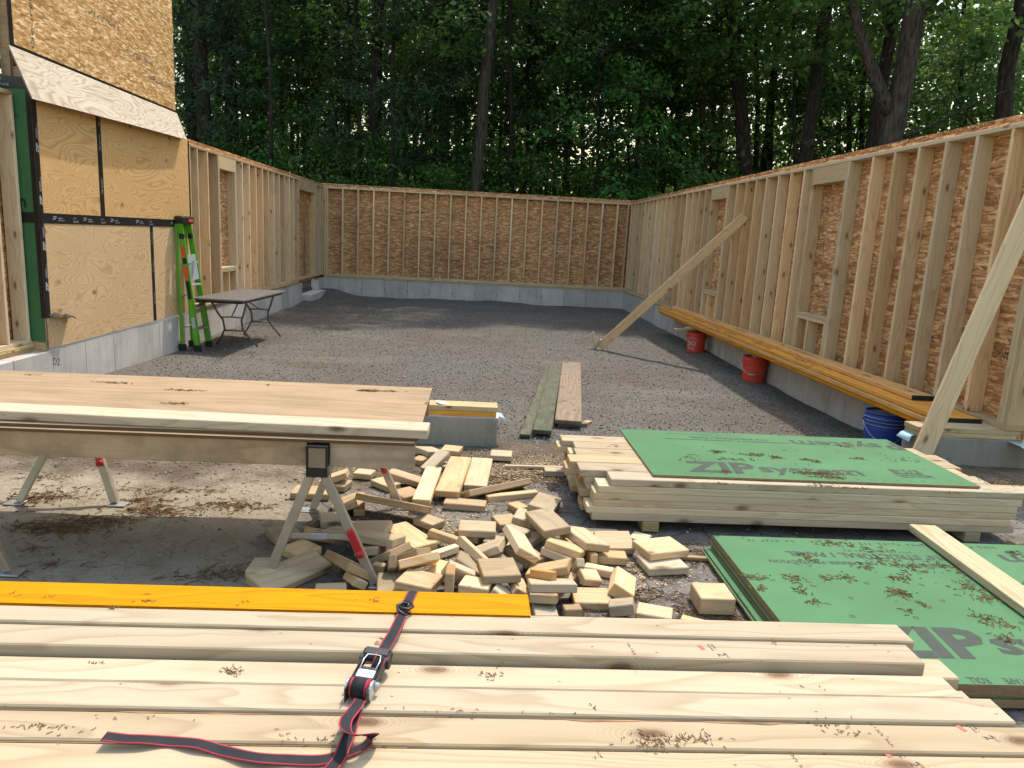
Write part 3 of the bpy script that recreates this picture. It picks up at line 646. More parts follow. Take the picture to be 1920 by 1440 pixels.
# ---------------------------------------------------------------- folding table
tb = empty('folding_table', (-3.47, 11.2, gz), 'dark grey folding table with curved steel legs standing on the gravel by the left wall', 'table')
board('table_top', 1.86, .72, .030, table_top, TR((-3.47, 11.22, .468), (0, 0, R(87))), tb, .015)
board('table_rim', 1.78, .64, .03, black_pl, TR((-3.47, 11.22, .437), (0, 0, R(87))), tb, .01)
for yb, yt in ((10.95, 10.62), (12.08, 11.86)):
    for s in (-1, 1):
        X0 = -3.47 - .1 * (11.2 - yb) * .4
        pts = [(X0 + s * .25, yt, .43), (X0 + s * .185, yt + (yb - yt) * .25, .25), (X0 + s * .13, yt + (yb - yt) * .42, .14), (X0 + s * .13, yt + (yb - yt) * .62, .0), (X0 + s * .20, yt + (yb - yt) * .8, -.12), (X0 + s * .30, yb, gz + .005)]
        tubeo('leg', pts, .0145, table_leg, tb)
    tubeo('leg_crossbar', [(X0 - .14, yt + (yb - yt) * .66, -.02), (X0 + .14, yt + (yb - yt) * .66, -.02)], .012, table_leg, tb)
    tubeo('leg_brace', [(X0 - .15, yt + (yb - yt) * .36, .18), (X0, yt + (yb - yt) * .34, .19), (X0 + .15, yt + (yb - yt) * .36, .18)], .010, table_leg, tb)
    tubeo('leg_strut', [(X0, yt + (yb - yt) * .34, .19), (X0 - .02, 11.22, .425)], .009, table_leg, tb)
# ---------------------------------------------------------------- buckets
def bucket(loc, h, r0, r1, mat, label, handle, grp='plastic buckets beside the right foundation', inner=None, rot=0, words=None):
    b = empty('bucket', loc, label, 'bucket', grp); Mx = TR(loc, (0, 0, rot))
    prof = [(.002, .004), (r0 - .01, 0), (r0, .012)]
    for i in range(1, 9): t = i / 8; prof.append((r0 + (r1 - r0) * t * .94, .012 + (h * .70 - .012) * t))
    z = h * .70
    for k in range(3): prof += [(r1 * .965, z), (r1 + .012, z + .004), (r1 + .012, z + .009), (r1 * .97, z + .013)]; z += h * .082
    prof += [(r1 * .975, h - .012), (r1 + .010, h - .010), (r1 + .010, h), (r1 - .004, h), (r1 - .008, h - .02)]
    for i in range(1, 5): prof.append((r1 - .01 - (r1 - r0) * i / 4, h - .02 - (h - .05) * i / 4))
    prof.append((.002, .03)); Vv, Ff = lathe(prof, 40)
    me = mesh_py('bucket', Vv, Ff, True); link('shell', me, mat, b, Mx)
    if inner:
        Vv, Ff = lathe([(r1 - .011, h - .02), (r1 - .016, h - .15), (r0 * .9, .10), (.002, .09)], 40); link('mortar_crust', mesh_py('crust', Vv, Ff, True), inner, b, Mx)
        for k in range(3): link('dusty_rib', mesh_py('rib', *lathe([(r1 + .0125, h * .70 + h * .082 * k + .004), (r1 + .0135, h * .70 + h * .082 * k + .0065), (r1 + .0125, h * .70 + h * .082 * k + .009)], 40), True), inner, b, Mx)
    hz = h * .80; pts = []
    for i in range(13):
        t = math.pi * i / 12; dd, drop = handle
        pts.append(Vector((-math.cos(t) * (r1 + .016), -math.sin(t) * (r1 + .022 + dd), hz - math.sin(t) * drop)))
    hn = tubeo('wire_handle', [Mx @ p for p in pts], .0028, galv, b, 6)
    if drop > 0.05 and not inner: setp(tubeo('handle_grip', [Mx @ p for p in pts[5:8]], .008, white_print, None, 8), hn)
    for s in (-1, 1): link('handle_boss', mesh_py('boss', *tube([(s * (r1 - .005), 0, hz), (s * (r1 + .020), 0, hz)], .016, 10), True), mat, b, Mx)
    if words:
        for s_, sz, zz in words:
            tt = text(s_, sz, white_print, TR(loc, (0, 0, rot)) @ Matrix.Rotation(R(-38), 4, 'Z') @ Matrix.Translation((0, -(r0 + (r1 - r0) * .94 * min(1, (zz + sz * .35) / (.7 * h))) - .003, zz)) @ Matrix.Rotation(R(90), 4, 'X'), b, bold=.015, bend=r0 + (r1 - r0) * .5)
    return b
bucket((3.80, 12.33, gz), .365, .145, .158, red_pl, 'red plastic bucket with white slogan under the far end of the orange beams', (.0, .02), words=(("LET'S", .06, .245), ('DO', .105, .145), ('THIS.', .06, .075)), rot=R(-10))
bucket((3.865, 9.80, gz), .362, .145, .158, red_pl, 'red plastic bucket with hanging wire handle under the middle of the orange beams', (.01, .16), rot=R(-28))
bucket((3.80, 6.40, gz), .40, .15, .170, blue_pl, 'open blue bucket crusted with grey mortar standing beside the concrete corner', (.012, .17), inner=mortar, rot=R(-20))
tag(board('wood_block', .42, .089, .038, pine, TR((3.62, 12.36, .125), (0, 0, R(6)))), 'short pale board laid across the far red bucket', 'board')
tag(board('wood_block', .30, .14, .034, pine, TR((3.74, 12.32, .1615), (0, 0, R(2)))), 'pale board piece wedged between red bucket and orange beams', 'board')
tag(board('wood_block', .30, .10, .058, pine, TR((3.86, 9.80, .132), (0, 0, R(80)))), 'hidden spacer block between the nearer red bucket and orange beams', 'board')
# orange coated beams on the buckets
lvs = [(3.695, 4.005, 5.47, 14.62, .1785, 'lowest of the orange beams stacked along the right wall'), (3.668, 4.015, 5.40, 14.70, .2250, 'middle orange beam of the stack along the right wall'), (3.684, 4.010, 5.44, 14.78, .2715, 'wide orange beam carrying the narrow top one along the right wall'), (3.815, 4.018, 6.08, 14.3, .3178, 'narrow topmost orange beam with dark sealed end along the right wall')]
for x0, x1, y0, y1, z0, lab in lvs:
    r_ = empty('laminated_beam', ((x0 + x1) / 2, (y0 + y1) / 2, z0), lab, 'beam', 'orange beams on buckets')
    bx('timber', x0, x1, y0, y1, z0, z0 + .0435, lvl_stack, r_, 'Y', .006); bx('sealed_end', x0 + .002, x1 - .002, y0 - .003, y0 + .001, z0 + .002, z0 + .0425, lvl_end, r_, 'X', .0)
    if z0 > .3:
        for q, yy in enumerate((6.2, 6.9, 8.1, 10.3, 11.6)): smear((.12, .2, 1.15, .5, .5)[q], .06, (5, 7, 26, 14, 14)[q], lvl_end, Matrix.Translation((x0 + .06, yy + (.12, .2, 1.15, .5, .5)[q], z0 + .0446)) @ Matrix.Rotation(R(-90), 4, 'Z'), r_, q)
    elif z0 > .27:
        for yy in (8.4, 9.6, 10.8, 11.6, 12.4, 13.4, 14.4): smear(.6, .07, 16, lvl_end, Matrix.Translation((x0 + .03, yy, z0 + .0446)) @ Matrix.Rotation(R(-90), 4, 'Z'), r_, int(yy * 10))
# ---------------------------------------------------------------- braces
br = empty('wall_brace', (2.16, 12.25, gz), 'long pale plank propped diagonally from gravel to the right wall', 'brace', 'diagonal wall braces')
p_, q_ = Vector((2.165, 12.22, gz + .085)), Vector((4.03, 11.38, 1.99))
board('brace_plank', (q_ - p_).length + .12, .038, .14, pine_stud, axisM(p_, q_, Vector((0, -.12, 1))), br)
board('foot_stake', .42, .06, .038, pine, axisM((2.08, 12.31, gz - .08), (2.02, 12.33, gz + .24), Vector((1, .3, 0))), br); board('foot_block', .20, .09, .038, pine, TR((2.09, 12.24, gz + .09), (0, R(-60), R(-20))), br)
br = empty('wall_brace', (3.36, 5.16, 0), 'wide knotty plank leaning in front of the concrete corner at far right', 'brace', 'diagonal wall braces')
p_, q_ = pixy(1727, 853, 5.15), pixy(1958, 330, 5.17)
board('brace_plank', (q_ - p_).length + .05, .14, .038, pine_stud, axisM(p_, q_, Vector((-.18, -1, 0))), br)
# ---------------------------------------------------------------- planks on the gravel
def ground_plank(p, q, w, t, mat, z, label, name='plank'):
    return tag(board(name, (Vector(q) - Vector(p)).length, w, t, mat, axisM((p[0], p[1], z + t / 2), (q[0], q[1], z + t / 2)), None, .006), label, 'plank', 'old planks lying on the gravel')
ground_plank((.50, 6.42), (1.07, 10.1), .10, .034, mossy, gz + .012, 'narrow dark plank at the left edge of the mossy one')
ground_plank((.655, 6.44), (1.17, 10.12), .17, .042, mossy, gz + .045, 'mossy green grey plank lying on the gravel beside a brown one')
ground_plank((.94, 6.82), (1.405, 10.28), .26, .042, weathered, gz + .05, 'wide brown weathered plank lying on the gravel at right of the mossy one')
tag(board('wood_block', .30, .09, .038, weathered, TR((.99, 6.95, gz + .022), (0, 0, R(8)))), 'small grey block under the near end of the brown plank', 'block')
tag(board('wood_block', .10, .06, .03, offcut, TR((1.16, 7.05, gz + .02), (0, 0, R(50)))), 'tiny wood chunk by the near end of the brown plank', 'block')
tag(board('wood_block', .30, .09, .042, weathered, TR((.70, 7.2, gz + .014), (0, 0, R(8)))), 'small dark block under the mossy plank', 'block')
tag(board('stick', .75, .022, .018, pine, TR((.62, 4.75, .013), (0, 0, R(2)))), 'thin pale stick on the dirt between offcuts and stud pile', 'stick')
tag(board('stick', .22, .03, .018, pine_old, TR((1.13, 3.36, .013), (0, 0, R(-4)))), 'thin pale batten end touching the corner of the ground panel stack', 'stick')
# ---------------------------------------------------------------- pile of studs with a green panel on top
random.seed(21)
rowY = [3.705 + .0905 * i for i in range(10)]
ordn = ['nearest', 'second', 'third', 'fourth', 'fifth', 'sixth', 'seventh', 'eighth', 'ninth', 'tenth']
for k in range(2): tag(bx('dunnage_block', (.95, 2.75)[k], (1.04, 2.84)[k], 3.70, 4.6, 0.002, .058, treated, None, 'Y'), ('treated skid under the left end of the stud pile', 'treated skid under the right end of the stud pile')[k], 'block')
for L in range(6):
    z = .060 + .0385 * L; lname = ['bottom', 'second', 'third', 'fourth', 'fifth', 'top'][L]
    ycur = 3.70 + random.uniform(0, .012); n = 7 if L < 5 else 6
    for i in range(n):
        w = .14 if L < 5 else .14
        if L == 5 and i == 0: x0 = .76
        else: x0 = .645 + random.uniform(-.03, .05) + (0 if L < 4 else -.04 * (i % 3))
        y0 = ycur; ycur += w + random.uniform(.001, .006)
        ln = 2.353 if not (L == 5 and i == 0) else 2.6
        visible_end = L
        o = board('stud_board', ln, w, .038, pine_front if L == 5 else pine, TR((x0 + ln / 2, y0 + w / 2, z + .019), (0, 0, random.uniform(-.004, .004))))
        tag(o, f'{ordn[i]} board from the front, {lname} layer of the stud pile', 'board', 'stud pile under the loose green panel')
zt_ = .060 + .0385 * 6 + .003
def panel(name, x0, x1, y0, y1, z, label, rot=0.0, group='green coated panels', t=.011):
    e = empty(name, ((x0 + x1) / 2, (y0 + y1) / 2, z), label, 'panel', group)
    pl = board('panel_sheet', x1 - x0, y1 - y0, t, zipg, TR(((x0 + x1) / 2, (y0 + y1) / 2, z + t / 2), (0, 0, rot)), e, .0)
    return e
z1p = panel('coated_panel', 1.0, 2.835, 3.765, 4.725, zt_, 'single green printed panel lying on top of the stud pile')
tz = zt_ + .0118
def up(s, size, x, y, par, z, flip=False, **k):
    Mx = Matrix.Translation((x, y, z)) @ (Matrix.Rotation(math.pi, 4, 'Z') if flip else Matrix.Identity(4))
    return text(s, size, ink, Mx, par, **k)
up('ZIP', .27, 1.215, 3.85, z1p, tz, bold=.035, width=.42, shear=.1); up('system', .19, 1.645, 3.885, z1p, tz, bold=.02, width=.60)
setp(board('logo_box', .17, .085, .0004, ink, TR((2.535, 3.985, tz + .0001)), None, 0), z1p); text('30', .10, zipg, Matrix.Translation((2.475, 3.955, tz + .0009)), z1p, bold=.03, width=.12); up('YEAR SYSTEM', .035, 2.43, 3.905, z1p, tz, width=.22, bold=.03); up('LIMITED WARRANTY', .022, 2.45, 3.878, z1p, tz, width=.21, bold=.02)
up('system', .19, 2.70, 4.60, z1p, tz, True, bold=.02, width=.60); up('P', .25, 2.83, 4.64, z1p, tz, True, bold=.03, width=.11)
up('7/16" STRUCTURAL 1 PANEL', .05, 1.95, 4.60, z1p, tz, True, width=.52, bold=.02); up('WATER-RESISTIVE & AIR BARRIER PROTECTION', .03, 2.07, 4.535, z1p, tz, True, width=.82, bold=.02); smear(.5, .022, 26, ink, Matrix.Translation((1.3, 4.65, tz)), z1p, 5)
for q in range(22): up('o', .035, random.uniform(1.05, 2.75), random.choice((4.05, 4.2, 4.35, 4.45)) + random.uniform(-.01, .01), z1p, tz)
for q in range(24): up('-', .06, 1.03 + q * .075, 3.80, z1p, tz)
# stack of green panels on the ground
random.seed(8)
for i in range(2): tag(bx('dunnage_block', (1.5, 3.2)[i], (1.59, 3.29)[i], 2.3, 3.4, .002, .014, treated, None, 'Y'), ('flat skid under the left of the ground panel stack', 'flat skid under the right of the ground panel stack')[i], 'block')
labs = ['bottom', 'second lowest', 'third lowest', 'fourth', 'fifth', 'sixth', 'seventh', 'top']
for i in range(8):
    dx = (-.045, -.035, 0, .006, -.004, .005, .002, .004)[i]; z = .0145 + .0112 * i
    e = panel('coated_panel', 1.24 + dx, 3.68 + dx, 2.20 + random.uniform(-.006, .006), 3.438 + random.uniform(-.006, .006), z, f'{labs[i]} green panel of the stack on the ground at right')
topp = e; tz = .0145 + .0112 * 7 + .0118
up('ZIP', .29, 1.50, 2.365, topp, tz, bold=.04, width=.50, shear=.08); up('system', .22, 2.01, 2.395, topp, tz, bold=.03, width=.72)
up('7/16" STRUCTURAL 1 PANEL', .075, 2.36, 3.265, topp, tz, True, width=.82, bold=.03); smear(.35, .02, 18, ink, Matrix.Translation((1.85, 3.285, tz)), topp, 6); up('WATER-RESISTIVE & AIR BARRIER PROTECTION', .045, 2.35, 3.165, topp, tz, True, width=.93, bold=.02)
smear(1.3, .03, 52, ink, Matrix.Translation((1.4, 3.375, tz)), topp, 7); up('system', .17, 3.25, 3.30, topp, tz, True, bold=.02, width=.62)
for q, s_ in enumerate(('ROLL', 'TAPE', 'TAPE')): up(s_, .05, 1.83 + q * .13, 2.235, topp, tz, True, width=.075, bold=.02)
for q in range(26): up(random.choice(('o', 'o', '-', 'v')), .05, random.uniform(1.35, 2.7), 2.62 + .16 * (q % 4) + random.uniform(-.02, .02), topp, tz)
p_, q_ = Vector((2.41, 3.57, .127)), Vector((2.33, 1.95, .127))
tag(board('treated_board', (p_ - q_).length, .14, .038, treated, axisM(p_, q_)), 'yellowish grained board lying across the green panel stack on the ground', 'board')
tag(board('wood_block', .09, .06, .05, treated, TR((2.99, 3.62, .027), (0, 0, R(15)))), 'small chunk at the right foot of the stud pile', 'block')
# ---------------------------------------------------------------- sawhorses and plywood work table
def sawhorse(cx, y0, y1, label, feet):
    e = empty('sawhorse', (cx, (y0 + y1) / 2, 0), label, 'sawhorse', 'steel sawhorses under the plywood table')
    bx('crossbeam', cx - .037, cx + .037, y0, y1, .537, .626, pine_old, e, 'Y')
    for yy, s in ((y0 + .02, -1), (y1 - .02, 1)):
        for x0, x1, z0, z1 in ((cx - .044, cx - .0375, .50, .634), (cx + .0375, cx + .044, .50, .634), (cx - .0375, cx + .0375, .6265, .634), (cx - .0375, cx + .0375, .50, .5365)): bx('bracket', x0, x1, yy - .025, yy + .025, z0, z1, black_pl, e, 'Y', .001)
        fp = feet[0 if s < 0 else 1]
        for sx_ in (-1, 1):
            top = Vector((cx + sx_ * .030, yy + .0, .50)); foot = Vector((*fp[0 if sx_ < 0 else 1], .012))
            lg = board('leg', (top - foot).length, .040, .022, steel_leg, axisM(foot, top, Vector((0, 1, .0))), e, .003)
            setp(board('leg_channel', (top - foot).length * .98, .006, .03, steel_leg, axisM(foot + Vector((sx_ * .014, .008, 0)), top + Vector((sx_ * .014, .008, 0)), Vector((0, 1, 0))), None, .001), lg)
            setp(board('foot_plate', .09, .07, .006, galv, TR((foot.x + sx_ * .02, foot.y, .0055))), lg)
            if sx_ > 0:
                m_ = foot.lerp(top, .36); m2 = foot.lerp(top, .62) if s > 0 else foot.lerp(top, .52); m1 = foot.lerp(top, .42) if s > 0 else foot.lerp(top, .30)
                setp(board('latch', (m2 - m1).length, .034, .014, latch_red, axisM(m1 + Vector((.004, -.020, 0)), m2 + Vector((.004, -.020, 0)), Vector((0, 1, 0))), None, .005), lg)
                setp(tubeo('latch_pivot', [m1 + Vector((.004, -.033, 0)), m1 + Vector((.004, -.012, 0))], .017, latch_red, None, 12), lg)
        t = .45 if s < 0 else .80
        a_ = Vector((*fp[0], 0)).lerp(Vector((cx - .03, yy, .5)), t); b_ = Vector((*fp[1], 0)).lerp(Vector((cx + .03, yy, .5)), t)
        board('spreader', (b_ - a_).length, .012, .024, steel_leg, axisM(a_ + Vector((0, -.004 * s, 0)), b_ + Vector((0, -.004 * s, 0)), Vector((0, 0, 1))), e, .002)
        mid = (a_ + b_) / 2; board('spreader_hinge', .07, .016, .028, galv, axisM(mid + Vector((-.03, -.004 * s, 0)), mid + Vector((.03, -.004 * s, 0))), e, .002)
    return e
sawhorse(-.627, 2.965, 4.02, 'steel folding sawhorse with red latches standing in the offcut heap', (((-.85, 3.0), (-.385, 3.0)), ((-.835, 3.85), (-.372, 3.94))))
sawhorse(-2.135, 2.965, 4.02, 'steel folding sawhorse on the sandy ground under the left of the table', (((-2.37, 3.02), (-1.945, 3.02)), ((-2.367, 3.82), (-1.886, 3.845))))
for x0, x1, lab in ((-2.088, -.674, 'grubby long rail on edge between the sawhorses at the front of the table'), (-.580, -.227, 'short grubby rail end right of the sawhorse bracket at the front of the table')):
    tag(bx('table_rail', x0, x1, 2.995, 3.033, .5375, .6425, pine_old), lab, 'rail')
    tag(bx('table_rail', x0, x1, 3.93, 3.968, .5375, .6425, pine_old), lab.replace('front', 'back').replace('grubby', 'hidden grubby'), 'rail')
tag(bx('table_rail', -2.75, -2.182, 2.995, 3.033, .5375, .6425, pine_old), 'grubby rail end left of the left sawhorse at the front of the table', 'rail')
tag(board('plywood_sheet', 2.44, 1.05, .012, ply_table, TR((-1.448, 3.512, .6495), (0, 0, R(-.1))), None, 0), 'lower dark edged plywood sheet of the sawhorse table', 'plywood')
tag(board('plywood_sheet', 2.44, 1.045, .0135, ply_table, TR((-1.437, 3.535, .663), (0, 0, R(.25))), None, 0), 'worn brown plywood sheet forming the top of the sawhorse table', 'plywood')
tag(board('loose_board', 2.5, .14, .038, pine_front, TR((-1.425, 3.105, .690), (0, R(.2), R(-1.0)))), 'clean pale board lying along the front of the plywood table', 'board')
# ---------------------------------------------------------------- strapped pile in front
random.seed(33)
zt0 = .51
rows = [(1.722, .089, 1.198, .020, .1), (1.630, .089, 1.172, .013, .15), (1.525, .089, 1.205, -.009, -.1), (1.433, .089, 1.268, -.008, .1), (1.341, .089, 1.30, -.017, .1), (1.249, .089, 1.285, -.023, .0), (1.157, .089, 1.31, -.026, .0), (1.065, .089, 1.26, -.028, .0)]
names = ['farthest', 'second farthest', 'third farthest', 'fourth farthest', 'fifth farthest', 'sixth farthest', 'second nearest', 'nearest']
fore = []
for i, (y0, w, xe, dz, rot) in enumerate(rows):
    ln = 2.9; o = board('lumber_board', ln, w, .038, pine_front, TR((xe - ln / 2, y0 + w / 2, zt0 + dz - .019), (0, 0, R(rot * .4))), None, .0035)
    tag(o, f'pale two inch board, {names[i]} of the top row in the strapped front pile', 'board', 'strapped pile of pale boards in front'); fore.append(o)
for L in range(1, 4):
    for i in range(8):
        ln = 2.9; xe = 1.2 + random.uniform(-.05, .08) + (.10 if (L == 1 and i == 2) else 0)
        o = board('lumber_board', ln, .089, .038, pine_front, TR((xe - ln / 2, rows[7 - i][0] + .0445, zt0 + rows[7 - i][3] - .0195 - .0385 * L), (0, 0, 0)), None, .0035)
        tag(o, f'{names[7 - i]} pale board {["", "one layer", "two layers", "three layers"][L]} below the top of the front pile', 'board', 'strapped pile of pale boards in front')
for xx, lab in ((-1.2, 'left'), (.0, 'middle'), (.95, 'right')):
    for z0, z1 in ((.0, .080), (.081, .160), (.161, .240), (.241, .327)): tag(bx('crib_timber', xx - .045, xx + .045, 1.07, 2.0, z0 + .002, z1, pine_old, None, 'Y'), f'{["lowest", "second", "third", "upper"][int(z0 / .079)]} crib timber under the {lab} of the strapped front pile', 'timber')
tag(board('laminated_beam', 2.4, .137, .045, lvl, TR((.186 - 1.2, 1.858, .5075), (0, 0, R(.15)))), 'single bright orange board along the far edge of the strapped front pile', 'beam')
for L in range(3): tag(board('lumber_board', 1.35, .089, .038, pine, TR((-.52, 1.885, zt0 - .046 - .0385 * L), (0, 0, 0))), f'pale filler board under the front orange beam, {["upper", "middle", "lower"][L]} one', 'board', 'strapped pile of pale boards in front')
# mill stamps on the boards
def stamp(o, X, Y, z, s, size, rot, mat=ink_black, **k): return setp(text(s, size, mat, Matrix.Translation((X, Y, z + .0006)) @ Matrix.Rotation(rot, 4, 'Z'), None, 'grade_stamp', **k), o)
def grade(o, px_, py_, z):
    c = pix(px_, py_, z)
    for dx, dy, w_, sd in ((-.004, .034, .032, 1), (.006, .034, .028, 2), (.028, -.006, .022, 3)): smear(w_, .007, 8, ink_black, Matrix.Translation((c.x + dx, c.y + dy, z + .0006)) @ Matrix.Rotation(R(-80), 4, 'Z'), o, sd, 'grade_stamp')
    stamp(o, c.x + .010, c.y - .008, z, '2', .030, R(-80))
    setp(board('stamp_logo', .022, .010, .0006, ink_red, TR((c.x - .022, c.y + .018, z + .0005), (0, 0, R(-70))), None, 0), o)
def rail_stamp(o, px_, py_, z):
    c = pix(px_, py_, z); [smear(.026, .009, 6, ink_black, Matrix.Translation((c.x + .004 * k_, c.y + .036 - .030 * k_, z + .0006)) @ Matrix.Rotation(R(-84), 4, 'Z'), o, k_, 'grade_stamp') for k_ in range(3)]
grade(fore[1], 1335, 1222, zt0 + .013); rail_stamp(fore[1], 1180, 1222, zt0 + .013); rail_stamp(fore[4], 1640, 1372, zt0 - .017); grade(fore[4], 1830, 1376, zt0 - .017); rail_stamp(fore[5], 1480, 1420, zt0 - .023); grade(fore[5], 1690, 1425, zt0 - .023)
# strips of bark left on two edges
random.seed(3)
for yy, xa, xb, zz in ((1.4285, -1.1, .75, zt0 - .0185), (1.337, -1.2, -.1, zt0 - .0245)):
    V = []; F = []; n = 60
    for i in range(n + 1):
        x = xa + (xb - xa) * i / n; w_ = max(.0005, .016 * mn.noise(Vector((x * 5, yy * 10, 0))) + .004 * mn.noise(Vector((x * 30, 0, 1))) - .001) ; V += [(x, yy + .0015, zz + .002), (x, yy - w_, zz + .0025)]
        if i: F.append((2 * i - 2, 2 * i - 1, 2 * i + 1, 2 * i))
    setp(link('bark_strip', mesh_py('bark', V, F), bark_strip), fore[4] if yy > 1.4 else fore[5])
# ---------------------------------------------------------------- ratchet strap
rt = empty('ratchet_strap', (-.2, 1.5, zt0), 'black ratchet strap with red edges and silver buckle across the front pile', 'strap')
def ribbon(name, pts, w, twist=None):
    """webbing through (x, y, z) points; twist gives the roll at each point"""
    P_ = [Vector(p) for p in pts]; Q = []; T_ = []
    tw = twist or [0] * len(P_); sub = 6
    for i in range(len(P_) - 1):
        p0, p1, p2, p3 = P_[max(i - 1, 0)], P_[i], P_[i + 1], P_[min(i + 2, len(P_) - 1)]
        for k in range(sub):
            t = k / sub; Q.append(.5 * ((2 * p1) + (p2 - p0) * t + (2 * p0 - 5 * p1 + 4 * p2 - p3) * t * t + (3 * p1 - p0 - 3 * p2 + p3) * t ** 3)); T_.append(tw[i] + (tw[i + 1] - tw[i]) * t)
    Q.append(P_[-1]); T_.append(tw[-1]); parts = []
    cols = (-1, -.8, .8, 1); V = []; Fb = []; Fr = []
    for i, p in enumerate(Q):
        d = (Q[min(i + 1, len(Q) - 1)] - Q[max(i - 1, 0)]); s = d.cross(Vector((0, 0, 1)))
        s = s.normalized() if s.length > 1e-6 else Vector((1, 0, 0)); nrm = s.cross(d).normalized()
        s = s * math.cos(T_[i]) + nrm * math.sin(T_[i])
        for c in cols: V.append(p + s * (c * w / 2))
    for i in range(len(Q) - 1):
        for k in range(3): (Fb if k == 1 else Fr).append((i * 4 + k, i * 4 + k + 1, i * 4 + k + 5, i * 4 + k + 4))
    me = mesh_py(name, V, Fb + Fr, True); me.materials.append(webbing); me.materials.append(webred)
    for i, pl in enumerate(me.polygons): pl.material_index = 0 if i < len(Fb) else 1
    o = link(name, me, None, rt); so = o.modifiers.new('t', 'SOLIDIFY'); so.thickness = .0016; so.offset = 0
    return o
def topz(y):
    for (y0, w, xe, dz, rot) in rows:
        if y >= y0 - .003: return zt0 + dz
    return zt0 - .028
def W(px_, py_, dz=0.0):
    z = topz(pix(px_, py_, zt0 - .01).y) if py_ > 1160 else zt0
    return pix(px_, py_, z + dz)
zo = .022
ribbon('webbing', [(-.135, 1.945, .46), (-.137, 1.935, .525), W(768, 1122, .024), W(757, 1146, .03)], .028, [0, 0, .3, .2])
ribbon('webbing', [W(755, 1150, .03), W(745, 1172, .022), W(735, 1192, .016), W(722, 1213, .018), W(714, 1232, .026), W(700, 1262, .022)], .027, [0, .1, .3, .5, .2, .1])
ribbon('webbing', [W(676, 1312, .02), W(664, 1330, .016), W(650, 1348, .030), W(648, 1366, .040), W(662, 1378, .046), W(690, 1377, .04), W(699, 1380, .018), W(684, 1398, .006), W(660, 1408, .005), W(640, 1415, .005), W(600, 1425, .006), W(540, 1424, .006), W(480, 1420, .012), W(420, 1408, .006), W(370, 1394, .011), W(320, 1390, .005), W(270, 1386, .014), W(235, 1385, .016), W(195, 1380, .014)], .027, [0, 0, .15, .45, .75, .6, .0, -.1, -.1, 0, .1, .1, 0, .1, 0, .1, .0, 0, 0])
ribbon('webbing', [W(668, 1328, .010), W(662, 1350, .008), W(656, 1372, .010), W(645, 1400, .010), W(630, 1430, .010), (-.262, 1.16, zt0 + .012), (-.28, 1.05, zt0 + .008)], .027)
# two wire hooks joining over the orange beam
hk = W(757, 1142, .033)
tubeo('hook', [hk + Vector(v) for v in ((.010, -.035, 0), (-.014, -.012, .002), (-.018, .010, .004), (-.004, .026, .005), (.012, .018, .005), (.010, .002, .004))], .0042, dark_steel, rt)
tubeo('hook', [hk + Vector(v) for v in ((-.004, .04, 0), (.018, .022, .006), (.024, .0, .008), (.014, -.016, .008), (-.002, -.010, .007), (-.012, .004, .006))], .0042, dark_steel, rt)
# buckle: local frame a along the strap (away), b across, c up
A0, A1 = W(668, 1322, .0), W(712, 1236, .0); ax = (A1 - A0); ax.z = 0; ax.normalize(); bxv = ax.cross(Vector((0, 0, 1)))
MB = Matrix(((ax.x, bxv.x, 0, 0), (ax.y, bxv.y, 0, 0), (0, 0, 1, 0), (0, 0, 0, 1)))
Mr = Matrix.Translation(W(687, 1288, .0)) @ MB @ Matrix.Scale(1.12, 4)
def rb(name, a0, a1, b0, b1, c0, c1, mat, bev=.0015, tilt=0.0):
    return board(name, a1 - a0, b1 - b0, c1 - c0, mat, Mr @ TR(((a0 + a1) / 2, -(b0 + b1) / 2, (c0 + c1) / 2), (0, tilt, 0)), rt, bev)
for s in (-1, 1):
    rb('side_plate', -.062, .03, s * .0215 - .0012, s * .0215 + .0012, .002, .032, dark_steel, .001)
    link('ratchet_wheel', mesh_py('wheel', *tube([(-.035, s * .0228, .018), (-.035, s * .0265, .018)], .0195, 16)), galv, rt, Mr)
    rb('handle_arm', -.03, .062, s * .0255 - .0014, s * .0255 + .0014, .016, .034, black_pl, .001, R(-8))
    link('red_webbing_edge', mesh_py('redge', *tube([(-.036, s * .0135, .021), (-.036, s * .0175, .021)], .0188, 16), True), webred, rt, Mr)
link('webbing_roll', mesh_py('roll', *tube([(-.036, -.0134, .021), (-.036, .0134, .021)], .0188, 20), True), webbing, rt, Mr)
link('axle', mesh_py('axle', *tube([(-.02, -.034, .02), (-.02, .034, .02)], .0075, 12), True), galv, rt, Mr)
rb('pawl_plate', -.016, .006, -.0185, .0185, .030, .0345, galv, .001, R(-10)); rb('pawl_plate', .006, .022, -.0175, .0175, .026, .030, dark_steel, .001, R(-18))
rb('grip', .046, .078, -.031, .031, .022, .046, black_pl, .007, R(-10)); rb('grip', .040, .06, -.033, -.022, .016, .040, black_pl, .004, R(-10)); rb('grip', .040, .06, .022, .033, .016, .040, black_pl, .004, R(-10))
tubeo('release_wire', [Mr @ Vector(v) for v in ((.004, -.016, .036), (.030, -.0175, .042), (.044, -.014, .045), (.046, .0, .045), (.044, .014, .045), (.030, .0175, .042), (.004, .016, .036))], .0016, alu, rt, 8)
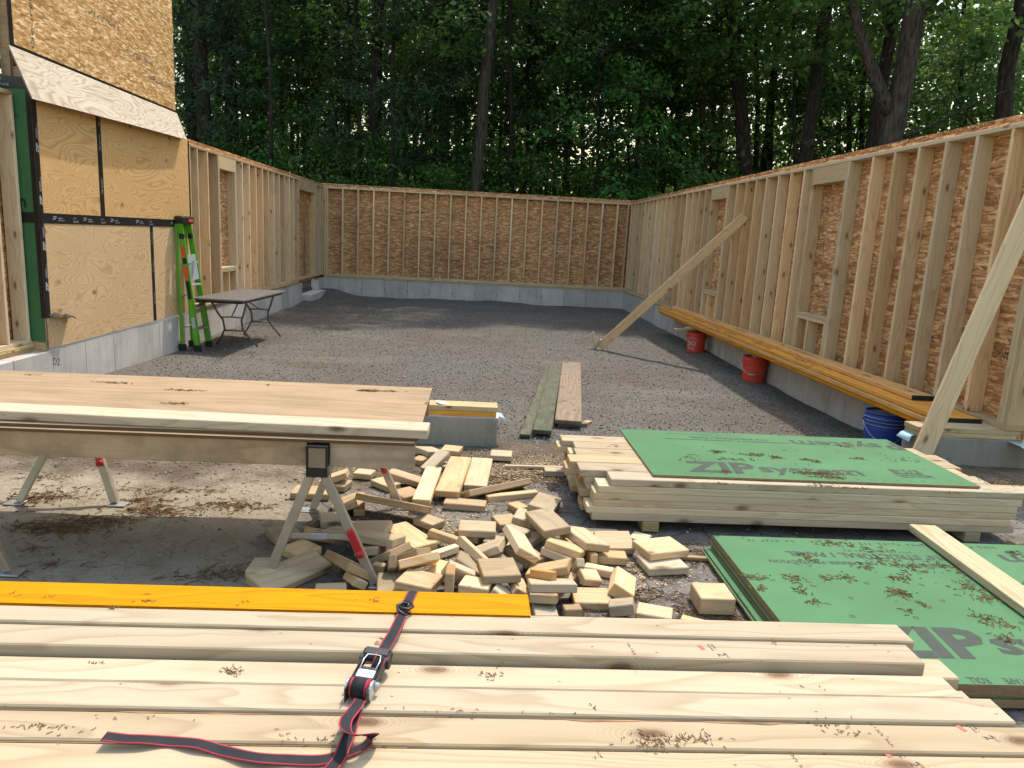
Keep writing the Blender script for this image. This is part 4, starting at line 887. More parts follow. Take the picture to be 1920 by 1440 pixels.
# ---------------------------------------------------------------- small bits on the sills
def flap(name, pts, mat, label, cat, stripes=None):
    e = empty(name, pts[0][0], label, cat); V = []; F = []
    for i, (a_, b_) in enumerate(pts):
        V += [a_, b_]
        if i: F.append((2 * i - 2, 2 * i - 1, 2 * i + 1, 2 * i))
    o = link('sheet', mesh_py(name, V, F, True), mat, e); m = o.modifiers.new('t', 'SOLIDIFY'); m.thickness = .003
    for t0, t1 in stripes or ():
        Vs = []; Fs = []
        for i, (a_, b_) in enumerate(pts):
            a_, b_ = Vector(a_), Vector(b_); off = Vector((0, -.004, .004)); Vs += [a_.lerp(b_, t0) + off, a_.lerp(b_, t1) + off]
            if i: Fs.append((2 * i - 2, 2 * i - 1, 2 * i + 1, 2 * i))
        link('printed_stripe', mesh_py('stripe', Vs, Fs, True), foam_g, e)
    return e
flap('sill_gasket', [((4.06, 5.195, .205), (4.20, 5.195, .204)), ((4.085, 5.10, .197), (4.25, 5.11, .195)), ((4.11, 5.02, .165), (4.29, 5.03, .16)), ((4.12, 4.985, .11), (4.31, 4.99, .10))], paper, 'white foam sill strip with green print hanging off the right concrete corner', 'foam strip', [(.15, .28), (.45, .6), (.78, .88)])
flap('sill_gasket', [((3.375, 5.38, .213), (3.375, 5.25, .213)), ((3.33, 5.37, .209), (3.335, 5.24, .207)), ((3.29, 5.36, .175), (3.31, 5.22, .165))], foam, 'pale blue foam strip peeling off the left end of the right sill plates', 'foam strip')
flap('sill_gasket', [((.20, 5.44, .213), (.20, 5.33, .213)), ((.235, 5.43, .210), (.24, 5.32, .205)), ((.262, 5.42, .18), (.265, 5.31, .17))], foam, 'light blue foam strip sticking out from the stub wall sill', 'foam strip')
tag(board('paper_scrap', .08, .07, .002, paper, TR((-.21, 5.33, .2975), (.1, .12, .5))), 'grey tag lying on the stub wall sill beside the plywood table', 'tag')
e = fs; bx('product_tag', 4.11, 4.16, 5.2125, 5.2145, .222, .243, white_print, fs, bev=0); bx('product_tag', 4.13, 4.16, 5.2105, 5.212, .223, .242, orange_lab, fs, bev=0)
# ---------------------------------------------------------------- offcut heap: length, width, thickness, x, y, z, rx, ry, rz
SCRAP = (
 (0.129,0.04,0.038,0.952,2.699,0.019,0.0,-0.0,-0.467),(0.109,0.14,0.038,0.08,2.908,0.019,-0.0,0.0,-0.241),(0.149,0.14,0.038,0.228,4.95,0.019,0.0,-0.0,-0.074),
 (0.129,0.089,0.038,0.566,4.623,0.019,0.0,-0.0,0.0),(0.219,0.14,0.038,-0.887,4.077,0.019,0.0,-0.0,-0.037),(0.206,0.2,0.038,-0.267,2.962,0.019,0.0,0.0,0.142),
 (0.107,0.1,0.038,-0.171,4.663,0.019,0.0,0.0,-0.455),(0.091,0.12,0.038,-0.747,4.216,0.019,-0.0,0.0,-0.256),(0.178,0.09,0.038,0.71,3.59,0.019,-0.0,-0.0,-0.048),
 (0.201,0.16,0.038,0.948,3.255,0.019,-0.0,0.0,0.164),(0.095,0.12,0.038,0.339,2.763,0.019,-0.0,-0.0,0.053),(0.135,0.05,0.038,0.627,3.168,0.019,0.0,-0.0,-0.373),
 (0.079,0.1,0.038,0.291,3.944,0.019,-0.0,0.0,-2.522),(0.097,0.1,0.038,0.903,3.546,0.019,0.0,0.0,-0.543),(0.114,0.14,0.038,0.169,3.296,0.019,-0.0,-0.0,-0.288),
 (0.145,0.14,0.038,0.042,3.565,0.019,0.0,-0.0,-0.609),(0.158,0.14,0.038,0.285,3.264,0.0425,-0.115,0.206,-0.804),(0.11,0.14,0.038,0.439,3.062,0.019,-0.0,-0.0,-0.631),
 (0.146,0.14,0.038,-0.079,3.108,0.019,-0.0,0.0,-0.454),(0.147,0.14,0.038,0.32,3.538,0.019,-0.0,0.0,-0.592),(0.327,0.05,0.038,0.266,4.136,0.019,0.0,-0.0,0.358),
 (0.237,0.1,0.038,-0.008,3.967,0.019,-0.0,-0.0,-0.127),(0.135,0.14,0.038,-0.897,3.476,0.019,0.0,-0.0,0.6),(0.12,0.14,0.038,-0.888,3.097,0.019,0.0,0.0,-0.008),
 (0.13,0.1,0.038,0.055,2.905,0.057,-0.0,-0.0,-0.288),(0.055,0.08,0.038,-0.171,4.122,0.019,0.0,-0.0,-0.49),(0.169,0.1,0.038,-0.492,4.264,0.019,-0.0,0.0,-0.771),
 (0.141,0.14,0.038,-0.772,3.293,0.019,-0.0,0.0,0.882),(0.145,0.14,0.038,-0.688,3.684,0.019,0.0,0.0,0.258),(0.166,0.14,0.038,-0.188,2.928,0.057,0.0,0.0,-0.348),
 (0.142,0.09,0.038,0.714,3.318,0.019,0.0,-0.0,-0.071),(0.065,0.06,0.038,0.611,3.271,0.0323,0.17,-1.571,0.0),(0.092,0.08,0.038,0.565,3.053,0.0389,0.288,0.218,0.303),
 (0.12,0.14,0.038,0.214,3.724,0.019,-0.0,0.0,0.308),(0.165,0.14,0.038,-0.795,4.253,0.0543,-0.13,-0.347,0.111),(0.116,0.1,0.038,-0.645,4.44,0.019,0.0,0.0,-0.199),
 (0.13,0.1,0.038,-0.553,2.89,0.019,-0.0,0.0,0.146),(0.136,0.1,0.038,0.17,3.448,0.019,0.0,0.0,-0.434),(0.134,0.06,0.038,0.263,3.51,0.057,-0.0,-0.0,-0.673),
 (0.157,0.14,0.038,0.459,3.279,0.0435,-0.227,0.122,-0.529),(0.146,0.05,0.038,0.201,3.168,0.0386,0.418,0.157,-0.626),(0.181,0.14,0.038,-0.204,3.073,0.0806,-0.579,-0.166,0.252),
 (0.133,0.06,0.038,-0.32,3.07,0.0645,1.571,-0.661,-1.418),(0.133,0.1,0.038,-0.057,2.905,0.0669,-0.02,1.596,-0.049),(0.084,0.08,0.038,0.163,2.871,0.0395,-0.056,0.526,-0.353),
 (0.166,0.08,0.038,0.238,2.946,0.0379,-0.586,0.0,-1.419),(0.058,0.06,0.038,-0.377,3.087,0.03,-1.571,-0.0,-0.26),(0.142,0.1,0.038,-0.194,3.689,0.019,0.0,0.0,-0.694),
 (0.135,0.14,0.038,-0.12,5.028,0.019,0.0,-0.0,-0.202),(0.08,0.1,0.038,-0.321,4.765,0.019,-0.0,0.0,-0.398),(0.282,0.06,0.038,-0.596,3.922,0.019,0.0,0.0,-1.416),
 (0.146,0.14,0.038,-0.339,3.203,0.0552,0.0,-0.569,-0.635),(0.11,0.14,0.038,-0.44,3.267,0.0446,-0.253,-0.168,-0.181),(0.185,0.14,0.038,0.748,3.456,0.0381,0.287,-0.0,0.064),
 (0.165,0.14,0.038,0.55,2.891,0.019,-0.0,0.0,0.005),(0.075,0.05,0.05,0.45,2.763,0.025,0.0,-0.0,0.148),(0.145,0.1,0.038,0.795,2.773,0.019,0.0,0.0,-0.315),
 (0.115,0.14,0.038,0.344,2.835,0.0543,-0.307,-0.084,-0.206),(0.131,0.04,0.038,0.522,3.132,0.0565,1.571,-0.671,-1.532),(0.574,0.14,0.038,0.071,4.532,0.019,0.0,0.0,-1.653),
 (0.46,0.1,0.038,0.177,4.19,0.0421,-0.543,-0.0,0.61),(0.266,0.14,0.038,0.329,3.705,0.0516,-0.172,-0.161,-1.756),(0.142,0.1,0.038,0.025,3.105,0.0534,-0.0,0.552,-0.12),
 (0.147,0.14,0.038,-0.349,4.094,0.019,-0.0,0.0,-0.886),(0.102,0.05,0.07,0.657,2.775,0.0464,-0.0,-0.246,-0.219),(0.324,0.14,0.038,0.442,3.94,0.0479,-0.158,-0.113,-1.843),
 (0.259,0.1,0.038,0.538,3.465,0.0427,-0.2,-0.111,-1.525),(0.229,0.1,0.038,-0.37,4.313,0.0457,-0.003,0.238,-0.143),(0.066,0.1,0.038,-0.464,2.97,0.0345,-0.0,0.611,0.679),
 (0.189,0.14,0.038,0.06,3.527,0.057,0.0,-0.0,-0.042),(0.193,0.14,0.038,0.383,3.08,0.0577,-0.14,-0.323,-0.213),(0.189,0.038,0.038,-0.107,3.31,0.019,0.0,-0.0,0.722),
 (0.145,0.08,0.038,-0.711,3.433,0.0387,-0.0,0.286,0.348),(0.222,0.17,0.038,0.959,3.354,0.0582,0.003,0.016,0.336),(0.18,0.1,0.06,0.695,2.961,0.05,-0.489,-0.0,-1.826),
 (0.18,0.12,0.038,0.481,3.277,0.0781,-0.215,0.141,-0.44),(0.152,0.15,0.075,1.074,2.889,0.0375,0.0,-0.0,-0.0),(0.357,0.14,0.038,-0.749,3.016,0.0376,0.28,-0.0,0.944),
 (0.192,0.14,0.038,0.1,3.256,0.0632,-0.0,-0.509,-0.322),(0.227,0.12,0.038,0.26,3.245,0.1074,-0.572,0.118,-1.313),(0.132,0.08,0.038,-0.023,2.994,0.0685,-1.211,0.452,0.163),
 (0.232,0.14,0.038,-0.266,4.909,0.0397,-0.132,-0.102,-1.055),(0.684,0.14,0.038,-0.083,4.362,0.057,0.0,-0.0,-1.665),(0.57,0.1,0.038,-0.233,4.166,0.0585,-0.007,0.015,-1.636),
 (0.133,0.14,0.038,-0.667,3.857,0.0414,-0.037,-0.32,0.272),(0.31,0.14,0.038,-0.277,3.483,0.019,0.0,-0.0,-0.948),(0.382,0.14,0.038,-0.486,3.343,0.0775,-0.222,-0.05,-0.375),
 (0.19,0.06,0.038,-0.089,3.436,0.0415,-0.228,0.176,-0.303),(0.264,0.05,0.038,0.067,3.159,0.075,-0.442,0.376,-0.735),(0.165,0.18,0.038,0.151,2.981,0.095,-0.008,-0.002,0.151),
 (0.197,0.16,0.038,0.376,2.885,0.0789,-0.319,-0.024,-0.004),(0.216,0.09,0.038,-0.214,4.628,0.059,0.028,-0.382,0.975),(0.261,0.14,0.038,0.587,3.394,0.0807,-0.225,-0.04,-1.198),
 (0.294,0.14,0.038,0.41,3.49,0.1207,0.108,-0.042,-1.314),(0.395,0.14,0.038,-0.395,3.806,0.0753,-0.388,0.034,-0.328),(0.196,0.14,0.038,-0.478,3.504,0.0414,0.147,-0.13,-0.227),
 (0.123,0.1,0.038,-0.225,3.13,0.0857,-0.292,-0.531,-0.536),(0.161,0.2,0.038,-0.5,3.044,0.0665,-0.061,0.61,0.651),(0.131,0.038,0.038,0.344,2.951,0.0964,-0.195,-0.255,-0.837),
)
def shape_word(L, W, T):
    if T > .06: return 'thick'
    if W < .062: return 'narrow'
    if L > .27: return 'long'
    if L < .115: return 'short'
    return 'squarish' if L / W < 1.25 else 'oblong'
def zone(x, y):
    if x < -.42: return 'in the shade of the plywood table'
    if y > 4.35: return 'in front of the concrete stub'
    if x > .72: return 'beside the green panel stack'
    if y < 2.95: return 'close behind the orange front board'
    if x > .28: return 'between the heap and the stud pile'
    if y > 3.6: return 'at the back of the offcut heap'
    return 'in the middle of the offcut heap'
cnt = {}
for L, Wd, T, x, y, z, a_, b_, c_ in SCRAP:
    if T > Wd: Wd, T = T, Wd
    cnt.setdefault((shape_word(L, Wd, T), zone(x, y)), []).append((x / y, (L, Wd, T, x, y, z, a_, b_, c_)))
nth = ['leftmost', 'second from the left', 'third from the left', 'fourth from the left', 'fifth from the left', 'sixth from the left', 'seventh from the left', 'eighth from the left', 'ninth from the left', 'tenth from the left', 'eleventh from the left', 'twelfth from the left']
for (w_, zn), lst in cnt.items():
    lst.sort()
    for i, (_, (L, Wd, T, x, y, z, a_, b_, c_)) in enumerate(lst):
        o = board('wood_offcut', L, Wd, T, lvl if (Wd < .04 and z > .08 and L < .2) else (offcut, offcut, pine_front, offcut, pine_stud, pine)[int(abs(x * 977 + y * 613)) % 6], Matrix.Translation((x, y, z + .003)) @ Euler((a_, b_, c_)).to_matrix().to_4x4(), None, .004)
        lab = f'{w_} pale wood offcut {zn}' if len(lst) == 1 else f'{nth[min(i, 11)]} of the {w_} wood offcuts {zn}'
        tag(o, lab, "offcut", "offcuts heaped around the sawhorse")
# ---------------------------------------------------------------- fallen catkins, needles and sawdust
def strands(name, spots, mat, label, cat, seed, r=.0016, ln=.05, zfun=None):
    """spots: (x, y, z, count, spread_x, spread_y)"""
    rs_ = random.Random(seed); V = []; F = []
    for (x, y, z, n, sx_, sy_) in spots:
        for _ in range(int(n * 1.6)):
            px_, py_ = x + rs_.gauss(0, sx_), y + rs_.gauss(0, sy_); th = rs_.uniform(0, 6.283); L = ln * rs_.uniform(.4, 1.3); m = 5; pts = []
            zz = zfun(px_, py_) if zfun else z
            for k in range(m):
                pts.append(Vector((px_, py_, zz + r + abs(rs_.gauss(0, r * 1.2))))); th += rs_.uniform(-1.1, 1.1); px_ += math.cos(th) * L / m; py_ += math.sin(th) * L / m
            v, f = tube(pts, [r * rs_.uniform(.7, 1.4) for _ in pts], 3, False); o_ = len(V); V += v; F += [tuple(i + o_ for i in q) for q in f]
    return tag(link(name, mesh_py(name, V, F), mat), label, cat, kind='stuff')
def S_(px_, py_, z, n, sx_=.02, sy_=.02):
    if z is None: z = topz(pix(px_, py_, zt0 - .01).y)
    p = pix(px_, py_, z); return (p.x, p.y, z, n, sx_, sy_)
z2 = .0145 + .0112 * 8
strands('fallen_catkins', [S_(x, y, z2, n, a, b) for x, y, n, a, b in ((1412, 1083, 26, .035, .012), (1425, 1102, 12, .015, .015), (1490, 1085, 22, .03, .025), (1505, 1108, 14, .02, .02), (1528, 1129, 14, .02, .012), (1556, 1083, 12, .025, .015), (1588, 1084, 18, .02, .02), (1660, 1052, 26, .05, .03), (1690, 1085, 28, .045, .025), (1686, 1112, 46, .035, .025), (1622, 1063, 18, .02, .02), (1715, 1067, 26, .04, .03), (1735, 1136, 10, .01, .02), (1702, 1148, 8, .015, .012), (1556, 1019, 22, .04, .02), (1592, 1022, 10, .015, .02), (1825, 1100, 36, .05, .03), (1858, 1122, 44, .05, .03), (1850, 1160, 22, .03, .02), (1878, 1172, 22, .04, .02), (1905, 1100, 22, .03, .02), (1512, 1045, 20, .02, .03), (1760, 1060, 20, .05, .03), (1640, 1030, 18, .05, .02), (1800, 1070, 18, .04, .03), (1895, 1200, 16, .03, .02), (1905, 1040, 18, .03, .03))], catk, 'brown catkins scattered over the green panels on the ground', 'catkins', 4, .0014, .030)
strands('fallen_catkins', [S_(x, y, zt_ + .011, n, a, b) for x, y, n, a, b in ((1345, 847, 24, .02, .012), (1415, 853, 34, .05, .015), (1455, 858, 26, .02, .01), (1535, 888, 90, .07, .02), (1560, 896, 40, .04, .012), (1510, 862, 20, .02, .01), (1362, 885, 18, .02, .01), (1608, 860, 18, .03, .01), (1385, 862, 22, .07, .012), (1530, 866, 12, .012, .01), (1590, 838, 12, .03, .01), (1700, 862, 10, .05, .03), (1290, 858, 10, .04, .03))], catk, 'brown catkins scattered over the green panel on the stud pile', 'catkins', 5, .0014, .030)
strands('fallen_catkins', [S_(x, y, .332, n, a, b) for x, y, n, a, b in ((1350, 908, 20, .03, .01), (1545, 912, 22, .05, .008), (1600, 916, 26, .06, .008), (1780, 925, 14, .04, .01), (1885, 905, 40, .06, .03), (1405, 911, 6, .01, .006), (1150, 836, 8, .04, .02))], catk, 'brown catkins along the front boards of the stud pile', 'catkins', 6, .0014, .030)
zf = None
strands('fallen_catkins', [S_(x, y, zf, n, a, b) for x, y, n, a, b in ((430, 1258, 16, .012, .008), (442, 1262, 10, .01, .008), (920, 1267, 16, .014, .008), (935, 1255, 3, .01, .01), (1225, 1392, 46, .025, .012), (1275, 1385, 26, .03, .008), (1320, 1385, 14, .02, .008), (1112, 1325, 3, .006, .003), (1560, 1362, 12, .03, .008), (1590, 1374, 8, .02, .006), (130, 1367, 5, .03, .01), (250, 1345, 4, .04, .008), (600, 1385, 16, .04, .008), (690, 1400, 6, .02, .006), (712, 1205, 7, .008, .01), (180, 1245, 5, .012, .003), (1110, 1412, 2, .006, .006), (1470, 1300, 3, .1, .02), (60, 1362, 16, .04, .004), (1450, 1200, 3, .01, .005), (905, 1335, 10, .1, .004))], catk, 'little brown catkins lying on the boards of the strapped front pile', 'catkins', 7, .0008, .013, lambda x, y: topz(y))
strands('fallen_catkins', [S_(x, y, .5305, n, a, b) for x, y, n, a, b in ((12, 1118, 3, .012, .008), (85, 1120, 3, .01, .002), (268, 1127, 6, .012, .004), (700, 1125, 4, .012, .006), (455, 1130, 2, .01, .004), (210, 1140, 5, .02, .002))], catk, 'few brown catkins on the orange front board', 'catkins', 8, .0009, .016)
strands('fallen_catkins', [S_(x, y, .6705, n, a, b) for x, y, n, a, b in ((695, 733, 60, .035, .012), (740, 734, 10, .02, .008), (215, 718, 22, .05, .008), (345, 732, 22, .05, .006), (330, 757, 16, .05, .006), (505, 722, 3, .006, .006), (60, 704, 4, .02, .01), (800, 757, 3, .005, .005))], catk, 'brown catkins dropped on the plywood table top', 'catkins', 9, .0013, .03)
rq = random.Random(2)
yardspots = [S_(x, y, 0, n, a, b) for x, y, n, a, b in ((100, 930, 60, .10, .05), (30, 940, 50, .08, .04), (290, 960, 110, .10, .05), (270, 940, 40, .07, .03), (430, 950, 80, .10, .04), (120, 990, 140, .12, .05), (190, 975, 50, .08, .03), (90, 895, 20, .08, .03), (330, 920, 40, .15, .03), (380, 1080, 20, .1, .05), (430, 1075, 30, .08, .05), (110, 1060, 6, .05, .01), (60, 1030, 6, .04, .02), (1340, 1130, 60, .08, .04), (1300, 1150, 50, .12, .05), (1230, 1070, 50, .08, .06), (1200, 1120, 40, .08, .04), (1280, 1035, 60, .10, .04), (1380, 1160, 50, .05, .04), (1100, 1150, 40, .12, .05), (950, 900, 40, .12, .06), (1040, 900, 60, .15, .08), (1350, 1060, 40, .07, .05), (1420, 1190, 40, .05, .04))]
strands('needle_litter', yardspots + [(rq.uniform(-3, 2), rq.uniform(2.2, 5), 0, 6, .12, .12) for _ in range(90)], needle_br, 'rusty needle and catkin litter drifted over the yard ground', 'litter', 10, .0020, .06, lambda x, y: yard_z(x, y) + .002)
rs = np.random.RandomState(12); n = 9000
ctr = np.array([tuple(pix(x, y, 0))[:2] for x, y in ((960, 900), (880, 940), (850, 1000), (780, 1000), (1000, 870), (1150, 1040), (740, 980), (1040, 880), (900, 870), (1180, 1080), (640, 880), (820, 1040))])
k = rs.randint(0, len(ctr), n); xy = ctr[k] + rs.randn(n, 2) * np.array([.16, .16]); a = rs.rand(n) * 6.283; s = .0018 + .0045 * rs.rand(n) ** 2
zc = np.array([yard_z(x, y) for x, y in xy]) + .002 + .003 * rs.rand(n)
V = np.zeros((n, 4, 3))
for q, (u, w) in enumerate(((-1, -.5), (1, -.5), (1, .5), (-1, .5))):
    V[:, q, 0] = xy[:, 0] + s * (u * np.cos(a) - w * np.sin(a)); V[:, q, 1] = xy[:, 1] + s * (u * np.sin(a) + w * np.cos(a)); V[:, q, 2] = zc + .003 * (rs.rand(n) - .3)
tag(link('sawdust_chips', np_mesh('sawdust', V.reshape(-1, 3), np.arange(n * 4).reshape(-1, 4)), sawd), 'yellow sawdust and chips around the offcut heap', 'sawdust', kind='stuff')

# ---------------------------------------------------------------- trees
def leafmat(name, c0, c1, c2, trans=.45):
    g = G(name); ge = g.n('NewGeometry'); oi = g.n('ObjectInfo')
    rnd = g.math('FRACT', g.math('ADD', ge.outputs['Random Per Island'], oi.outputs['Random']))
    col = g.ramp(rnd, (0, c0), (.55, c1), (1, c2))
    hv = g.n('HueSaturation'); g.put(hv.inputs['Color'], col); g.put(hv.inputs['Value'], g.math('MULTIPLY_ADD', oi.outputs['Random'], .5, .75)); g.put(hv.inputs['Hue'], g.math('MULTIPLY_ADD', oi.outputs['Random'], .03, .485))
    col = hv.outputs[0]
    g.put(g.b.inputs['Base Color'], col); g.b.inputs['Roughness'].default_value = .5; g.b.inputs['Specular IOR Level'].default_value = .3
    tr_ = g.n('BsdfTranslucent'); hs_ = g.n('HueSaturation'); g.put(hs_.inputs['Color'], col); hs_.inputs['Value'].default_value = 1.5; hs_.inputs['Hue'].default_value = .48; g.put(tr_.inputs[0], hs_.outputs[0])
    mx = g.n('MixShader'); mx.inputs[0].default_value = trans; g.t.links.new(g.b.outputs[0], mx.inputs[1]); g.t.links.new(tr_.outputs[0], mx.inputs[2])
    g.t.links.new(mx.outputs[0], g.N['Material Output'].inputs[0]); return g.m
leaf = leafmat('maple_leaf', (.048, .125, .028), (.076, .180, .041), (.13, .24, .058)); oakleaf = leafmat('oak_leaf', (.046, .112, .025), (.074, .160, .037), (.13, .225, .052)); needle = leafmat('pine_needle', (.018, .044, .018), (.028, .06, .022), (.042, .078, .026), .2)
def barkmat(name, c0, c1):
    g = G(name); v, tc, oi = g.coords()
    w = g.vm('MULTIPLY', v, (13, 13, 2.2)); n1 = g.noise(w, 1.0, 5, .7, .5); ridg = g.vor(g.vm('MULTIPLY', v, (22, 22, 3.2)), 1.0)
    col = g.ramp(g.math('ADD', g.math('MULTIPLY', n1, .6), g.math('MULTIPLY', ridg, .5)), (.3, c0), (.75, c1))
    lich = g.ramp(g.noise(v, 2.5, 5, .7), (.58, 0.0), (.7, .55)); col = g.mix(lich, col, C(.17, .18, .145))
    g.bump(g.math('ADD', n1, ridg), .9, .05); return g.done(col, .9, .15)
bark = barkmat('tree_bark', (.011, .009, .007), (.052, .043, .035)); bark_l = barkmat('tree_bark_pale', (.022, .018, .015), (.10, .086, .07))
def leaf_quads(C_, A_, N_, s, rs_):
    """folded leaves at centres C_ pointing along A_ with normals N_; each leaf is two triangles-ish quads forming a pointed blade"""
    B_ = np.cross(N_, A_); n_ = len(C_); s = s[:, None]
    base = C_ - A_ * s * .5; tip = C_ + A_ * s * .5 - N_ * s * .10; L_ = C_ + B_ * s * .38 + N_ * s * .05 - A_ * s * .05; R_ = C_ - B_ * s * .38 + N_ * s * .05 - A_ * s * .05
    V = np.stack([base, R_, tip, L_], 1).reshape(-1, 3); return V
def unit(a): return a / (np.linalg.norm(a, axis=-1, keepdims=True) + 1e-9)
def crown(seed, H, base, rad, nspray, nleaf, size, kind='maple'):
    rs_ = np.random.RandomState(seed); Cs = []; As = []; Ns = []
    for i in range(nspray):
        t = rs_.rand() ** .8; h = base + (H - base) * t
        env = rad * (math.sin(math.pi * min(1, .22 + .78 * t)) ** .7 if kind != 'pine' else (1.05 - t) * (.6 + .4 * rs_.rand()))
        th = rs_.rand() * 6.283; rr = env * math.sqrt(rs_.uniform(.06, 1.0)); c = np.array([rr * math.cos(th), rr * math.sin(th), h + rs_.uniform(-.3, .3) - .10 * rr])
        out = np.array([math.cos(th), math.sin(th), -.12 if kind != 'pine' else .1]); ext = rs_.uniform(.5, 1.0) * (1.0 if kind != 'pine' else .9)
        side = np.array([-math.sin(th), math.cos(th), 0]); m = nleaf
        u = rs_.uniform(-1, 1, m); v = rs_.uniform(-1, 1, m) * (1 - .55 * np.abs(u)); w = rs_.randn(m) * .11
        P_ = c + out * (u * ext)[:, None] + side * (v * ext * .75)[:, None] + np.array([0, 0, 1]) * (w - .12 * (u * u + v * v))[:, None]
        if kind == 'pine':
            A_ = unit(out[None] * .5 + rs_.randn(m, 3) * .55); N_ = unit(np.cross(A_, rs_.randn(m, 3)))
        else:
            A_ = unit(out[None] * .6 + side * np.sign(v)[:, None] * .5 + rs_.randn(m, 3) * .35 + np.array([0, 0, -.25])); N_ = unit(np.array([0, 0, 1.0]) + rs_.randn(m, 3) * .42); N_ = unit(N_ - A_ * (N_ * A_).sum(1, keepdims=True))
        Cs.append(P_); As.append(A_); Ns.append(N_)
    C_ = np.concatenate(Cs); A_ = np.concatenate(As); N_ = np.concatenate(Ns); n_ = len(C_); s = size * (.6 + .7 * rs_.rand(n_))
    if kind == 'pine':
        B_ = np.cross(N_, A_); w_ = .022; s3 = (s * 1.5)[:, None]
        V = np.stack([C_ - A_ * s3 * .5, C_ + B_ * w_, C_ + A_ * s3 * .5, C_ - B_ * w_], 1).reshape(-1, 3)
    else: V = leaf_quads(C_, A_, N_, s, rs_)
    me = np_mesh('crown', V, np.arange(n_ * 4).reshape(-1, 4)); me.materials.append({'maple': leaf, 'oak': oakleaf, 'pine': needle}[kind]); return me
crowns = {'maple': [crown(s_, 8.5, 1.6, 2.4, 85, 55, .15) for s_ in (1, 2, 3)], 'oak': [crown(s_, 15, 6.5, 3.2, 130, 50, .17, 'oak') for s_ in (4, 5, 6)], 'pine': [crown(s_, 16, 3.5, 2.6, 150, 80, .20, 'pine') for s_ in (7, 8)], 'bush': [crown(s_, 4.3, .2, 1.8, 60, 55, .13) for s_ in (9, 10)]}
def trunk_mesh(seed, H, r0, lean=(0, 0), branches=8, fork=None, rtop=.3, b0=.25):
    rr_ = random.Random(seed); n = 14; pts = []; rad = []
    for i in range(n + 1):
        t = i / n; wob = .06 * H * .05
        pts.append(Vector((lean[0] * H * t + rr_.uniform(-wob, wob) * (t > 0), lean[1] * H * t + rr_.uniform(-wob, wob) * (t > 0), H * t - .3 * (t == 0)))); rad.append(r0 * ((1 - t) * (1 - rtop) + rtop) * (1.35 if i == 0 else 1.0))
    parts = [tube(pts, rad, 12)]
    for k in range(branches):
        t = b0 + (.95 - b0) * (k + rr_.random()) / max(branches, 1); i = min(n - 1, int(t * n)); p = pts[i].lerp(pts[i + 1], t * n - i)
        th = rr_.uniform(0, 6.283); L = rr_.uniform(.9, 2.3) * (1.2 - .5 * t); d = Vector((math.cos(th), math.sin(th), rr_.uniform(-.1, .55))); q = [p]
        for j in range(4): d = (d + Vector((rr_.uniform(-.25, .25), rr_.uniform(-.25, .25), rr_.uniform(-.1, .25)))).normalized(); q.append(q[-1] + d * L / 4)
        rb0 = max(.012, r0 * .22 * (1 - t * .6)); parts.append(tube(q, [rb0 * (1 - .2 * j) for j in range(5)], 5))
    if fork:
        for (t, L, d, r) in fork:
            i = int(t * n); p = pts[i]; q = [p]; dv = Vector(d).normalized()
            for j in range(7): dv = (dv + Vector((rr_.uniform(-.12, .12), rr_.uniform(-.12, .12), .10))).normalized(); q.append(q[-1] + dv * L / 7)
            parts.append(tube(q, [r * (1 - .09 * j) for j in range(8)], 9))
    return mesh_py('trunk', *merge(parts), True)
tcount = [0]
def tree(name, loc, H, r0, kind, label, group, cs=1.0, lean=(0, 0), bk=None, branches=8, fork=None, cvar=None, crown_z=0.0, b0=.25, seed=None):
    tcount[0] += 1; i = tcount[0]; sd = seed if seed is not None else i * 7
    e = empty(name, loc, label, 'tree' if name != 'shrub' else 'shrub', group); Mx = Matrix.Translation(loc)
    link('trunk', trunk_mesh(sd, H, r0, lean, branches, fork, b0=b0), bk or bark, e, Mx)
    if kind:
        cm = crowns[kind][(cvar if cvar is not None else i) % len(crowns[kind])]
        link('crown', cm, None, e, Mx @ Matrix.Translation((lean[0] * H * .6, lean[1] * H * .6, crown_z)) @ Matrix.Rotation(i * 2.399, 4, 'Z') @ Matrix.Scale(cs, 4))
    return e
def at(px_, py_, Y): p = pixy(px_, py_, Y); return p
GF = 'forest trees behind the building site'
def big(px_top, y_top, px_bot, y_bot, Y, wpx, kind, label, H=16, **k):
    """trunk seen through two pixels; width wpx in the photograph"""
    a_, b_ = pixy(px_top, y_top, Y), pixy(px_bot, y_bot, Y); lx = (a_.x - b_.x) / max(.5, a_.z - b_.z); x0 = b_.x - lx * b_.z
    return tree(k.pop('name', 'forest_tree'), (x0, Y, 0), H, wpx * Y / FPX / 2 * 1.12, kind, label, GF, lean=(lx, k.pop('ly', 0)), **k)
big(372, 20, 392, 300, 24, 27, 'pine', 'dark pine with bare lower twigs just right of the house wall', name='pine_tree', b0=.1, branches=22)
big(428, 20, 436, 280, 26, 26, 'pine', 'second dark pine to the right of the house, beside a feathery bough', name='pine_tree', b0=.1, branches=22)
big(348, 20, 362, 260, 29, 20, 'pine', 'thin dark pine partly hidden by the strand board wall', name='pine_tree', branches=16)
big(712, 20, 700, 330, 24.5, 26, 'oak', 'tall dark oak trunk rising above the left part of the back wall', name='oak_tree')
big(922, 20, 893, 340, 22.6, 24, 'oak', 'straight grey trunk rising behind the middle of the back wall', name='oak_tree', bk=bark_l)
big(585, 235, 607, 340, 23.4, 17, None, 'broken leaning snag trunk behind the back left corner', H=3.6, branches=0, name='snag_tree')
big(1068, 20, 1066, 180, 28, 15, 'oak', 'slender straight trunk right of the middle of the back wall', name='oak_tree')
big(1276, 20, 1270, 330, 26, 14, 'oak', 'thin dark trunk over the right corner of the back wall', name='oak_tree')
